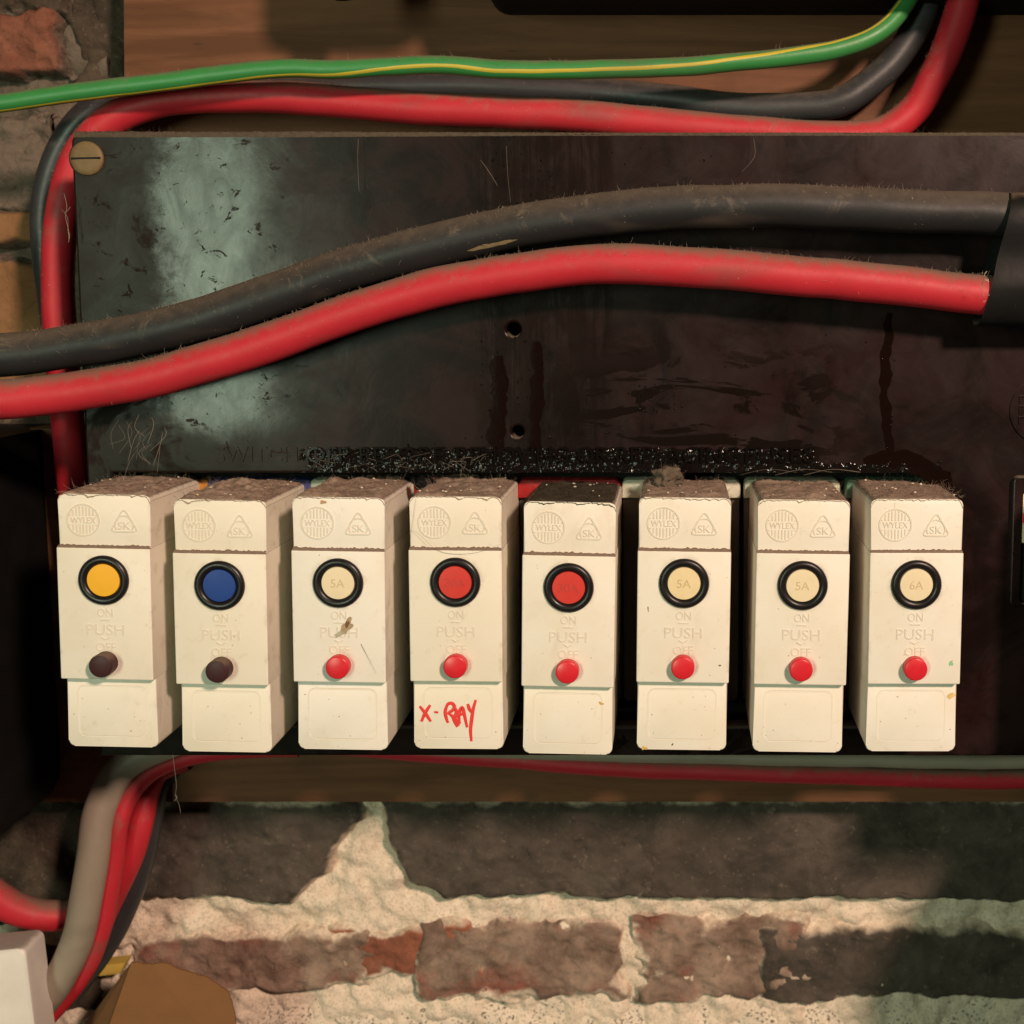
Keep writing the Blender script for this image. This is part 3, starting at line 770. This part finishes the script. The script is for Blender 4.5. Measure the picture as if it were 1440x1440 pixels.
def mark_mesh():
    mb = MB(); cx, cz = 4.35, 22.3
    tri = [(0, 3.5), (-3.15, -1.9), (3.15, -1.9)]; pts = []
    for i in range(3):                                               # rounded triangle
        a, b, c = (Vector(tri[i - 1]), Vector(tri[i]), Vector(tri[(i + 1) % 3]))
        p0 = b + (a - b).normalized() * 1.3; p1 = b + (c - b).normalized() * 1.3
        for k in range(6):
            t = k / 5; q = p0 * (1 - t) ** 2 + b * 2 * t * (1 - t) + p1 * t * t; pts.append((cx + q.x, cz + q.y))
    pts.append(pts[0]); mb.add(*ribbon(pts, .36, YT + .03, .20))
    mb.add(*ringv(2.05, .32, YT + .03, .18, 30, cx, cz - .35, math.radians(-35), math.radians(215)))
    v, f = text_mesh('SK', 2.7, 1.7, .16); mb.add(v, f, (cx, YT, cz - .55))
    return mb.mesh(30)
def words_mesh():
    mb = MB()
    for t, z, w, h in (('ON', 2.15, 3.4, 1.9), ('PUSH', -1.75, 8.4, 2.45), ('OFF', -5.75, 4.5, 1.95)):
        v, f = text_mesh(t, w, h, .15, 0, 4, 0.0); mb.add(v, f, (0, 0.02, z))
    mb.add(*ribbon([(-1.1, .45), (1.1, .40)], .30, .02, .17))
    mb.add(*ribbon([(-1.0, -3.5), (0, -4.05), (1.0, -3.5)], .30, .02, .17))
    return mb.mesh(30)
emblem_me, mark_me, words_me = emblem_mesh(), mark_mesh(), words_mesh()
ZR = 9.55
v, f = lathe([(5.62, .1), (5.62, -.35), (5.35, -.75), (4.85, -.95), (4.3, -.86), (3.9, -.6), (3.72, -.2), (3.7, .05)], 64, 0, ZR)
ring_me = mesh(v, f[:-1], True, 60)
def disc_me(mat):
    v, f = lathe([(3.69, .04), (3.69, -.30), (3.60, -.44), (2.6, -.50), (.5, -.52)], 56, 0, ZR); return mesh(v, f, True, 50)
def disc_txt(t):
    mb = MB(); v, f = text_mesh(t, None, 1.9, .12); mb.add(v, f, (0, -.48, ZR)); return mb.mesh(30)
ZS = -9.35
def stud_me(L):
    v, f = lathe([(2.62, .1), (2.62, -L + .35), (2.52, -L + .1), (2.3, -L), (.3, -L - .03)], 40, 0, ZS); return mesh(v, f, True, 50)
stud_red, stud_brown = stud_me(2.3), stud_me(3.4)
v, f = lathe([(2.95, 0.02), (2.9, -.03), (2.64, -.03), (2.62, .02)], 40, 0, ZS); collar_me = mesh(v, f[:-1])
mb = MB()
fr = rrect(-7.75, 7.75, ZB + 2.4, Z0 - 2.2, 1.6, 6); fr.append(fr[0])
mb.add(*ribbon(fr, .42, YBm + .03, .085)); frame_me = mb.mesh(40)
def seam_mesh(seed):
    V, Fc = [], []; n = 90
    for i in range(n + 1):
        x = -BW + 2 * BW * i / n
        h = .35 + .45 * abs(noise.fractal(Vector((x * .9, seed, 1)), 1, 2, 4))
        for y, z in ((.12, .02), (.25, h * .5), (.75, h), (YT + .05, h * 1.1)): V.append((x, y, Z1 + z - .05))
    for i in range(n):
        for k in range(3): Fc.append((i * 4 + k, i * 4 + k + 1, i * 4 + 5 + k, i * 4 + 4 + k))
    return mesh(V, Fc, True, 180)
def dust_mesh(seed, thick):
    V, Fc = [], []; nx, ny = 52, 76; rnd = random.Random(seed)
    for j in range(ny + 1):
        for i in range(nx + 1):
            u, w = i / nx, j / ny; x = (-BW - .05) + (2 * BW + .1) * u; y = YT - .05 + (YEND - YT) * w
            q = Vector((x * .35, y * .35, seed * 4.4))
            e = min(1, min(u, 1 - u) * 9) * min(1, w * 14 + .15)
            h = (.12 + max(0, noise.fractal(q * .55, .9, 2.1, 4) + .25) * .8 + .16 * noise.noise(q * 7)) * thick * e
            drop = 1.35 * max(0, 1 - (BW - abs(x)) / 1.35) ** 2.2
            if j == 0: y -= .12; drop += .25 + .9 * max(0, noise.fractal(Vector((x * .5, seed * 3.3, 0)), 1, 2, 3)) + .2 * noise.noise(Vector((x * 2, seed, 2)))
            V.append((x, y, ZT + .02 + h - drop))
    for j in range(ny):
        for i in range(nx):
            k = j * (nx + 1) + i; Fc.append((k, k + 1, k + nx + 2, k + nx + 1))
    for _ in range(320):
        x = rnd.uniform(-BW, BW); y = YT + (YEND - YT) * rnd.random() ** 1.3
        hair(V, Fc, (x, y, ZT + .2), (rnd.gauss(0, 1), rnd.gauss(-.2, .6), rnd.uniform(.1, .9)), rnd.uniform(.8, 3.2), .042, .8)
    return mesh(V, Fc, True, 180)
def crumbs(parent, seed, n=9):
    rnd = random.Random(seed); mb = MB()
    for _ in range(n):
        bm = blob((rnd.uniform(-9, 9), rnd.uniform(2, 30), ZT + .8), rnd.uniform(.15, .4), rnd.uniform(.15, .35), rnd.uniform(.12, .25), .4, .6, 1, rnd.random() * 9)
        mb.add([v.co for v in bm.verts], [tuple(v.index for v in f.verts) for f in bm.faces]); bm.free()
    o = link('plaster_crumbs', mb.mesh(), M['crumb'], parent); o['kind'] = 'stuff'
def smudge(parent, name, x, z, rx, rz, y, col, seed, rot=0, label=None):
    V, Fc = [(x, y - .03, z)], []; n = 26
    for k in range(n):
        a = 2 * math.pi * k / n; r = 1 + .75 * noise.noise(Vector((math.cos(a) * 1.4, math.sin(a) * 1.4, seed)))
        dx, dz = rx * r * math.cos(a), rz * r * math.sin(a)
        V.append((x + dx * math.cos(rot) - dz * math.sin(rot), y - .012, z + dx * math.sin(rot) + dz * math.cos(rot)))
    for k in range(n): Fc.append((0, 1 + k, 1 + (k + 1) % n))
    o = link(name, mesh(V, Fc), plain('smudge', col, .7, .45, 700), parent)
    if label: o['label'] = label
    return o
spec = [  # px centre of the middle face, roll, disc, rating, stud, top y offset, label
    (148, 874.5, 1.2, 'yellow_disc', None, 'b', 'cream circuit breaker with a yellow button, at the left end of the row'),
    (310.5, 882, 1.0, 'blue_disc', None, 'b', 'cream circuit breaker with a blue button and dark brown stud, beside the yellow one'),
    (476.5, 878.5, 0.9, 'cream_disc_white', '5A', 'r', 'cream circuit breaker with a cream button and a brown smudge over its lettering'),
    (641, 877.5, 0.5, 'red_disc', '30A', 'r', 'cream circuit breaker with a red button and X-RAY handwritten in red below'),
    (799, 885, 1.2, 'red_disc', '30A', 'r', 'cream circuit breaker with a red button and blank label area, right of the X-RAY one'),
    (961, 879, 0.8, 'cream_disc', '5A', 'r', 'cream circuit breaker with a yellowed button and a tall lump of dust on its top'),
    (1127, 882, 0.8, 'cream_disc_white', '5A', 'r', 'cream circuit breaker between the dust-topped one and the green-dotted one'),
    (1287, 881, 0.1, 'cream_disc_white', '6A', 'r', 'cream circuit breaker with a small green dot, at the right end of the row'),
]
disc_meshes = {}
BR = []
for i, (px, py, roll, dm, rating, st, lab) in enumerate(spec):
    t = thing('circuit_breaker', lab, 'circuit breaker', P(px, py, 0), 'circuit breakers plugged into the fuse box')
    t.rotation_euler = (0, math.radians(roll), 0)
    BR.append(t)
    link('body', body_me, M['cream'], t)
    link('round_emblem', emblem_me, M['cream_relief'], t); link('triangle_mark', mark_me, M['cream_relief'], t); link('lettering', words_me, M['cream_relief'], t)
    link('bezel_ring', ring_me, M['black_ring'], t)
    d = link('round_button', disc_me(dm), M[dm], t)
    if rating: link('rating', disc_txt(rating), M[dm + '_mark'], d)
    s = link('off_stud', stud_brown if st == 'b' else stud_red, M['brown_button' if st == 'b' else 'red_button'], t)
    link('collar', collar_me, M['cream'], s)
    link('label_frame', frame_me, M['cream'], t)
    o = link('seam_dust', seam_mesh(i * 2.3), M['seam_dust'], t)
    o = link('dust_layer', dust_mesh(i + 1, (1.4, 1.6, 1.3, 1.2, .8, .9, 1.1, .55)[i]), M['dark_dust'] if i == 4 else M['dust'], t); o['kind'] = 'stuff'
    crumbs(t, i + 20)
# pen writing: X-RAY (strokes traced in px of the close view, 9 px per photo px)
def ink_pt(zx, zy):
    q = P(570 + zx / 9.0, 960 + zy / 9.0, YBm); c = P(641, 877.5, 0)
    return (q.x - c.x, q.z - c.z)
strokes = [[(190, 300), (260, 385), (335, 495)], [(325, 285), (265, 380), (215, 495)], [(375, 372), (428, 378)],
           [(535, 285), (515, 370), (530, 450), (552, 510)],
           [(520, 330), (550, 270), (600, 262), (630, 300), (610, 345), (560, 380), (545, 400)],
           [(560, 390), (610, 430), (640, 500), (672, 560)], [(590, 370), (640, 330), (655, 380), (640, 440), (680, 520), (700, 530)],
           [(700, 520), (690, 440), (700, 350), (730, 315), (750, 370), (775, 480), (795, 565)], [(650, 430), (700, 400), (750, 395)],
           [(800, 265), (820, 330), (850, 375)], [(900, 215), (870, 330), (850, 470), (838, 600), (850, 740)]]
mb = MB()
for k, s_ in enumerate(strokes):
    pts = spline([(ink_pt(*q)[0], 0, ink_pt(*q)[1]) for q in s_], .15)
    mb.add(*ribbon([(q.x, q.z) for q in pts], 0.72 if k != 2 else .5, YBm - .045 - k * .002, .03, lambda t: .8 + .35 * math.sin(math.pi * t)))
link('handwriting', mb.mesh(), M['ink'], BR[3])
# marks on single breakers
def at(i, px, py, y):
    q = P(px, py, y) - P(spec[i][0], spec[i][1], 0); return q.x, q.z
x, z = at(2, 487, 882, 0); smudge(BR[2], 'brown_smudge', x, z, 1.0, 2.0, -.17, (0.36, 0.27, 0.16), 2, -.5)
smudge(BR[2], 'rusty_spot', x + .3, z + .9, .5, .75, -.21, (0.16, 0.075, 0.035), 3, -.4); smudge(BR[2], 'grey_smear', x - 1.6, z - 1.6, 1.4, .45, -.175, (0.36, 0.34, 0.25), 5, .6)
V, Fc = [], []; x, z = at(2, 508, 905, 0); hair(V, Fc, (x, -.1, z), (.45, -.05, -1), 7.5, .05, .12); link('stuck_hair', mesh(V, Fc), M['fluff'], BR[2])
x, z = at(2, 452, 706, 1.2); smudge(BR[2], 'rusty_spot', x, z, .8, .35, YT - .19, (0.42, 0.24, 0.12), 8)
x, z = at(7, 1337, 933, 0); smudge(BR[7], 'green_dot', x, z, .45, .7, 0, (0.25, 0.50, 0.26), 4, -.2)
x, z = at(7, 1338, 978, 2.4); smudge(BR[7], 'yellow_stain', x, z, 1.3, .5, YBm, (0.66, 0.46, 0.20), 6, .4)
x, z = at(4, 848, 988, 2.4); smudge(BR[4], 'yellow_stain', x, z, .55, .3, YBm - .1, (0.58, 0.32, 0.08), 7, -.4)
x, z = at(5, 908, 1053, 2.4); smudge(BR[5], 'yellow_stain', x, z, .6, .45, YBm, (0.66, 0.42, 0.12), 9)
x, z = at(5, 948, 1047, 2.4); smudge(BR[5], 'dark_speck', x, z, .4, .14, YBm, (0.08, 0.06, 0.04), 10, .9)
x, z = at(5, 911, 857, 0); smudge(BR[5], 'dark_speck', x, z, .14, .8, 0, (0.28, 0.21, 0.14), 11, .1)
x, z = at(5, 1013, 935, 0); smudge(BR[5], 'dark_speck', x, z, .3, .2, 0, (0.15, 0.11, 0.08), 12)
for i in range(8):
    rnd = random.Random(i * 5 + 1)
    for _ in range(5): smudge(BR[i], 'dark_speck', rnd.uniform(-9.3, 9.3), rnd.uniform(ZB + 1, ZB + 13), rnd.uniform(.08, .2), rnd.uniform(.06, .14), YBm, (0.30, 0.22, 0.15), rnd.random() * 9)
    for _ in range(4): smudge(BR[i], 'dark_speck', rnd.uniform(-9.3, 9.3), rnd.uniform(Z0 + 1, Z1 - 1), rnd.uniform(.06, .16), rnd.uniform(.06, .12), 0, (0.32, 0.24, 0.16), rnd.random() * 9)
# fluff lumps on the breakers
q = P(938, 672, 20); tag(fluffy('dust_lump', q, 3.3, 3, 2.6, M['fluff'], 3, 260), 'brown fluffy lump of dust standing on the breaker with the yellowed button', 'dust lump')
q = P(597, 680, 22); tag(fluffy('dust_lump', q, 2.2, 2, 1.8, M['black_case'], 5, 90, 1.4), 'small black ball of fluff behind the X-RAY breaker', 'dust lump')

# ------------------------------------------------------------------ cables
def cable(name, label, pts, dia_px, mat, fuzz=0, group=None, wob=0.05, stripe=None, cat='cable', sides=32):
    """pts: (px, py, depth)"""
    w = [P(*q) for q in pts]
    mid = pts[len(pts) // 2]; r = dia_px * mmpp(mid[1], mid[2]) / 2
    path = spline(w); c = w[0].copy()
    path = [q + Vector((0, noise.noise(q * .035 + Vector((9, 0, 0))), noise.noise(q * .05) + .4 * noise.noise(q * .14))) * .28 for q in path]
    v, f = tube(path, r, sides, wob)
    me = mesh([q - c for q in v], f, True, 60)
    o = link(name, me, mat, None, c)
    if stripe:
        V, Fc = [], []; fr = frames(path); n = len(fr)
        for i, (q, s_, u, t) in enumerate(fr):
            px = pts[0][0] + (q.x - w[0].x) / (w[-1].x - w[0].x) * (pts[-1][0] - pts[0][0])
            a0 = np.interp(px, stripe[0], stripe[1])
            for da in (-13, -7, 0, 7, 13):
                a = math.radians(a0 + da * (1 + .35 * noise.noise(Vector((i * .15, da, 0))))); d = s_ * math.cos(a) + u * math.sin(a)
                rr = r * (1 + wob * noise.noise((q + d * r) * 0.09)) + (.035 if abs(da) < 13 else -.02)
                V.append(q + d * rr - c)
        for i in range(n - 1):
            for k in range(4): Fc.append((i * 5 + k, i * 5 + k + 1, i * 5 + 6 + k, i * 5 + 5 + k))
        link('yellow_stripe', mesh(V, Fc, True, 180), M['yellow_cable'], o)
    tag(o, label, cat, group)
    if fuzz:
        V, Fc = [], []; fr = frames(path)
        for _ in range(fuzz):
            q, s, u, t = random.choice(fr); a = random.gauss(0, .8)
            if noise.fractal(q * .12, 1, 2, 3) + .9 * random.random() < .30: continue
            up = (Vector((0, 0, 1)) - t * t.z).normalized(); sd = up.cross(t).normalized()
            d = up * math.cos(a) + sd * math.sin(a)
            hair(V, Fc, q + d * r * .985 + t * random.uniform(-1, 1) - c, d + t * random.gauss(0, .7) + Vector((0, 0, .2)), random.uniform(.25, .75) if random.random() < .88 else random.uniform(.8, 2.0), .036, .7)
        h = link('dust_fuzz', mesh(V, Fc, True, 180), M['fibre'], o); h['kind'] = 'stuff'
    return o, path, r
G = 'power cables around the fuse box'
BK, RD = 16.5, 14.0
BLK = cable('front_cable', 'thick dusty black cable crossing in front of the fuse box cover', [(-120, 500, BK - 4), (0, 499, BK - 2), (100, 487, BK), (200, 470, BK), (300, 443, BK), (400, 409, BK), (480, 381, BK), (600, 349, BK), (700, 325, BK), (800, 307, BK), (900, 296, BK), (1000, 290, BK), (1100, 290, BK), (1200, 293, BK), (1300, 298, BK), (1400, 302, BK), (1560, 312, BK)], 61, M['black_cable'], 2600, G)
def scuff(o, path, r, px, a0, length, wid, mat):
    fr = frames(path); i0 = min(range(len(fr)), key=lambda i: abs(fr[i][0].x - P(px, 300, BK).x)); V, Fc = [], []; nn = max(4, int(length / 1.2)); c = Vector(o.location) / MM
    for k in range(-nn, nn + 1):
        q, s_, u, t = fr[min(len(fr) - 1, i0 + k)]; tt = abs(k) / nn
        for j in range(-4, 5):
            a = math.radians(a0) + j / 4 * wid / r * math.sqrt(max(0, 1 - tt * tt)) * (1 + 1.3 * noise.noise(Vector((k * .9, j * .5, px)))); d = s_ * math.cos(a) + u * math.sin(a)
            V.append(q + d * (r * (1 + .05 * noise.noise((q + d * r) * 0.09)) + .03) - c)
    for k in range(2 * nn):
        for j in range(8): Fc.append((k * 9 + j, k * 9 + j + 1, k * 9 + 10 + j, k * 9 + 9 + j))
    link('scuff', mesh(V, Fc, True, 180), mat, o)
bo, bp, br = BLK
scuff(bo, bp, br, 688, 52, 1.7, .55, plain('ochre_scuff', (0.20, 0.155, 0.08), .9, .6, 900))
cable('front_cable', 'thick bright red cable crossing in front of the cover, below the dusty black one', [(-120, 566, RD - 4), (0, 562, RD - 3), (100, 551, RD), (200, 534, RD), (300, 507, RD), (400, 474, RD), (480, 444, RD), (600, 408, RD), (700, 388, RD), (800, 375, RD), (900, 372, RD), (1000, 378, RD), (1100, 386, RD), (1200, 396, RD), (1300, 406, RD), (1384, 415, RD), (1440, 420, RD)], 56, M['red_cable'], 2200, G)
cable('earth_cable', 'green earth cable with a yellow stripe running along the top of the picture', [(-120, 158, 44), (0, 146, 44), (100, 131, 44), (200, 119, 44), (300, 106, 44), (400, 96, 44), (480, 97, 44), (600, 91, 44), (700, 97, 44), (800, 98, 44), (900, 96, 44), (1000, 91, 45), (1100, 81, 46), (1180, 68, 47), (1230, 50, 48), (1262, 22, 50), (1285, -15, 52), (1300, -70, 55)], 26, M['green_cable'], 700, G,
      stripe=([-120, 300, 420, 480, 560, 640, 700, 900, 1000, 1100, 1180, 1300], [22, 24, 36, 48, 74, 78, 72, 84, 96, 122, 142, 152]))
cable('upper_cable', 'red cable looping behind the left end of the fuse box and along its top', [(112, 760, 56), (104, 690, 55), (92, 560, 52), (83, 440, 52), (82, 360, 52), (88, 300, 52), (100, 245, 53), (124, 200, 54), (165, 164, 55), (225, 143, 56), (300, 136, 56), (400, 137, 56), (500, 144, 56), (600, 152, 55), (700, 156, 55), (800, 161, 55), (900, 171, 55), (1000, 182, 55), (1100, 189, 55), (1180, 193, 55), (1240, 187, 55), (1285, 155, 55), (1312, 110, 54), (1332, 68, 54), (1352, 10, 54), (1366, -60, 54)], 45, M['red_cable'], 1100, G)
cable('upper_cable', 'black cable looping behind the upper red one along the top of the fuse box', [(100, 620, 68), (88, 520, 68), (74, 430, 67), (66, 360, 66), (64, 300, 65), (72, 250, 64), (92, 200, 64), (125, 158, 64), (175, 130, 64), (260, 124, 65), (400, 125, 65), (520, 120, 64), (640, 119, 64), (740, 123, 64), (840, 129, 64), (940, 140, 63), (1040, 150, 62), (1120, 151, 61), (1180, 143, 60), (1225, 115, 60), (1262, 80, 60), (1290, 35, 60), (1308, -20, 60), (1316, -80, 60)], 40, M['dark_cable'], 300, G)
GC = 60
cable('lower_cable', 'grey cable hanging in a curve from under the left end of the fuse box', [(420, 1022, 62), (300, 1028, 61), (228, 1048, 59), (172, 1082, 57), (142, 1137, 54), (131, 1203, 52), (121, 1263, 52), (109, 1323, 54), (82, 1380, 57), (52, 1420, 60), (10, 1470, 62)], 45, M['grey_cable'], 0, G, 0.03)
cable('lower_cable', 'thin red cable following the right side of the hanging grey cable', [(420, 1052, 66), (320, 1056, 65), (262, 1066, 63), (212, 1088, 60), (182, 1122, 57), (168, 1160, 55), (163, 1205, 55), (154, 1255, 55), (146, 1300, 56), (128, 1352, 58), (100, 1395, 62), (60, 1440, 64)], 25, M['red_cable'], 0, G, 0.03)
cable('lower_cable', 'short red cable between the thin red one and the black one at lower left', [(260, 1068, 70), (222, 1086, 67), (207, 1116, 64), (200, 1150, 62), (190, 1190, 61), (174, 1230, 62), (156, 1268, 65), (138, 1310, 68)], 33, M['red_cable'], 0, G, 0.03)
cable('lower_cable', 'black cable partly hidden behind the red cables at lower left', [(262, 1076, 74), (226, 1100, 71), (212, 1150, 69), (204, 1195, 69), (190, 1243, 70), (166, 1298, 73), (134, 1352, 76), (96, 1400, 79)], 33, M['dark_cable'], 200, G)
cable('lower_cable', 'thick red cable stub entering from the left edge at lower left', [(-70, 1215, 58), (-25, 1248, 60), (10, 1272, 62), (42, 1285, 64), (75, 1288, 66), (110, 1282, 69), (140, 1270, 73)], 44, M['red_cable'], 250, G)
cable('board_cable', 'red cable running along the wooden strip under the fuse box', [(380, 1044, 64), (500, 1050, 64), (620, 1060, 64), (740, 1069, 64), (860, 1079, 64), (1000, 1084, 64), (1150, 1089, 64), (1300, 1094, 64), (1440, 1096, 64), (1600, 1098, 64)], 27, M['red_cable'], 0, G)
cable('board_cable', 'grey cable just above the red one under the right half of the fuse box', [(560, 1050, 58), (720, 1056, 58), (860, 1061, 58), (1000, 1064, 58), (1150, 1067, 58), (1300, 1070, 58), (1440, 1071, 58), (1600, 1072, 58)], 21, M['grey_cable'], 0, G)
# tape round both front cables
top = P(1430, 272, BK); bot = P(1430, 458, RD); hz = (top.z - bot.z) / 2; cz = (top.z + bot.z) / 2; ymid = (BK + RD) / 2
V, Fc = [], []; ns, nl = 48, 26
xl = P(1395, 360, ymid).x; xr = P(1600, 360, ymid).x
for i in range(nl + 1):
    for k in range(ns):
        a = 2 * math.pi * k / ns; ca, sa = math.cos(a), math.sin(a)
        zz = sa * (abs(sa) ** -.25 if abs(sa) > .01 else 0) * hz; yy = ca * (abs(ca) ** -.3 if abs(ca) > .01 else 0) * 6.6
        t = i / nl; x0 = xl + 3.4 * (zz / hz)
        st = 0.35 * (1 if (t * 3.2 + .12 * zz / hz) % 1 < .5 else 0) * (1 if i else 0)
        sink = 1.0 * max(0, 1 - abs(zz - 1.2) / (hz * .55)) * (1 if ca < 0 else .4)
        yy = yy * (1 - .28 * max(0, 1 - abs(zz - 1) / (hz * .5)))
        V.append((x0 + (xr - xl) * t, ymid + yy + (-.3 if ca < 0 else .3) * st + .25 * noise.noise(Vector((x0 * .2 + t * 5, zz * .2, 0))), cz + zz + .2 * st * sa))
for i in range(nl):
    for k in range(ns):
        a, b = i * ns + k, i * ns + (k + 1) % ns; Fc.append((a, b, b + ns, a + ns))
TO = Vector((xl, ymid, cz))
tape = link('electrical_tape', mesh([Vector(q) - TO for q in V], Fc, True, 50), M['tape'], None, TO)
tag(tape, 'black insulating tape wrapped round the two front cables at the right edge', 'tape')
V, Fc = [], []
for _ in range(9): q = P(1386 + random.uniform(-4, 6), random.uniform(378, 425), 2.2) - TO; hair(V, Fc, q, (random.gauss(0, 1), -.5, random.gauss(0, 1)), random.uniform(.4, 1.6), .06, .7)
h = link('lint', mesh(V, Fc), M['crumb'], tape); h['kind'] = 'stuff'

# ------------------------------------------------------------------ things at the lower left corner
bm, c = box_px(-140, 46, 1348, 1560, 40, 52, 1.0, 2)
o = link('white_box', bm_mesh(bm), M['white_plastic'], None, c); o.rotation_euler = (math.radians(-3), math.radians(-4.5), math.radians(4))
tag(o, 'dirty white plastic box corner at the bottom left of the picture', 'plastic box')
# folded card
def card(pts3, folds, th=.5):
    pass
y1, y2, y3 = 58, 50, 74
outl0 = [(184, 1352), (205, 1357), (228, 1354), (262, 1366), (292, 1376), (322, 1396), (331, 1430), (334, 1560)]
outl = []
for (xa, ya), (xb, yb) in zip(outl0[:-1], outl0[1:]):
    for k in range(5): outl.append((xa + (xb - xa) * k / 5 + random.uniform(-1, 1), ya + (yb - ya) * k / 5 + random.uniform(-1.6, 1.6)))
outl.append(outl0[-1]); nO = len(outl)
V = [P(x, y, y2 + (x - 184) * .05) for x, y in outl] + [P(60, 1560, y3), P(112, 1450, y3 - 2), P(150, 1400, y3 - 6)]
low = P(112, 1560, y2)
V.append(low)
n0 = len(V)
front = list(range(nO)) + [nO + 3]; left = [0, nO + 3, nO, nO + 1, nO + 2]
B = [q + Vector((0, .6, 0)) for q in V]
Fc = [tuple(front), tuple(left), tuple(i + n0 for i in front[::-1]), tuple(i + n0 for i in left[::-1])]
rim = list(range(nO)) + [nO + 3, nO, nO + 1, nO + 2]
for i in range(len(rim)): a, b = rim[i], rim[(i + 1) % len(rim)]; Fc.append((a, b, b + n0, a + n0))
c = Vector(low)
o = link('card_flap', mesh([q - c for q in V + B], Fc, False), M['cardboard'], None, c)
tag(o, 'torn brown cardboard flap with a fold at the bottom left', 'cardboard')
qs = [P(112, 1376, 82), P(168, 1370, 82), P(176, 1354, 82), P(124, 1360, 82)]; c = qs[0].copy()
bm = bmesh.new(); prism_bm(bm, [((q - c).x, (q - c).z) for q in qs], 0, 5, .3, 2)
tag(link('yellow_strip', bm_mesh(bm), M['yellow_strip'], None, c), 'short yellow plastic strip between the hanging cables and the brown card', 'plastic strip')

# ------------------------------------------------------------------ cobwebs
def strand(mb, pts, r=.05):
    v, f = tube(spline(pts, .8), r, 5, .6); mb.add(v, f)
def web(label, lines, r=.05):
    mb = MB(); c = Vector(P(*lines[0][0]))
    for ln in lines: strand(mb, [P(*q) - c for q in ln], r * random.uniform(.6, 1.3))
    o = link('cobweb', mb.mesh(180), M['web'], None, c); tag(o, label, 'cobweb', 'dusty cobweb strands', 'stuff'); return o
web('dusty cobweb strand hanging below the second breaker', [[(243, 1062, 10), (246, 1085, 12), (248, 1105, 14), (247, 1120, 16), (252, 1132, 18), (254, 1144, 18)], [(246, 1117, 16), (249, 1122, 16), (245, 1126, 16)]], .10)
ln = []
for _ in range(16):
    x = random.uniform(165, 235); y = random.uniform(575, 640)
    ln.append([(x, y, 21), (x + random.uniform(-14, 10), y + random.uniform(10, 20), 19), (x + random.uniform(-26, 10), y + random.uniform(26, 48), 18)])
web('tangle of pale cobweb on the cover above the yellow breaker', ln, .045)
web('pale cobweb hanging down the left edge of the cover under the screw', [[(90, 272, 22), (94, 290, 21), (92, 305, 21), (96, 322, 21), (97, 340, 21)], [(86, 294, 22), (92, 299, 21), (99, 291, 22)], [(90, 300, 21), (95, 306, 21), (96, 330, 21)], [(95, 322, 21), (98, 331, 21), (96, 341, 21)]], .07)
ln = []
for _ in range(26):
    x = 440 + 240 * random.random(); y = 655 + random.uniform(-6, 10)
    ln.append([(x, y, 22), (x + random.uniform(-10, 10), y - random.uniform(2, 12), 20), (x + random.uniform(-26, 26), y - random.uniform(-8, 14), 18)])
for x0 in (1040, 1090, 1130): ln.append([(x0, 668, 18), (x0 + 40, 660, 17), (x0 + 80, 664, 18)])
web('brown cobweb fibres along the tarred lower edge of the cover', ln, .04)
web('fine cobweb thread across the face of the X-RAY breaker', [[(578, 745, .6), (590, 752, .2), (620, 776, -.2), (665, 778, -.2), (705, 765, -.3)], [(585, 700, .8), (581, 730, .8), (577, 760, .5)]], .022)
web('long loose threads on the cover left of the oil runs', [[(504, 195, 23), (503, 225, 22), (505, 270, 23)], [(712, 205, 23), (714, 245, 23), (718, 285, 23)], [(676, 225, 22.5), (690, 245, 22), (700, 262, 22.5)], [(1060, 195, 23), (1061, 220, 22), (1042, 243, 23)], [(1392, 380, 12), (1386, 392, 10), (1381, 400, 10)]], .032)
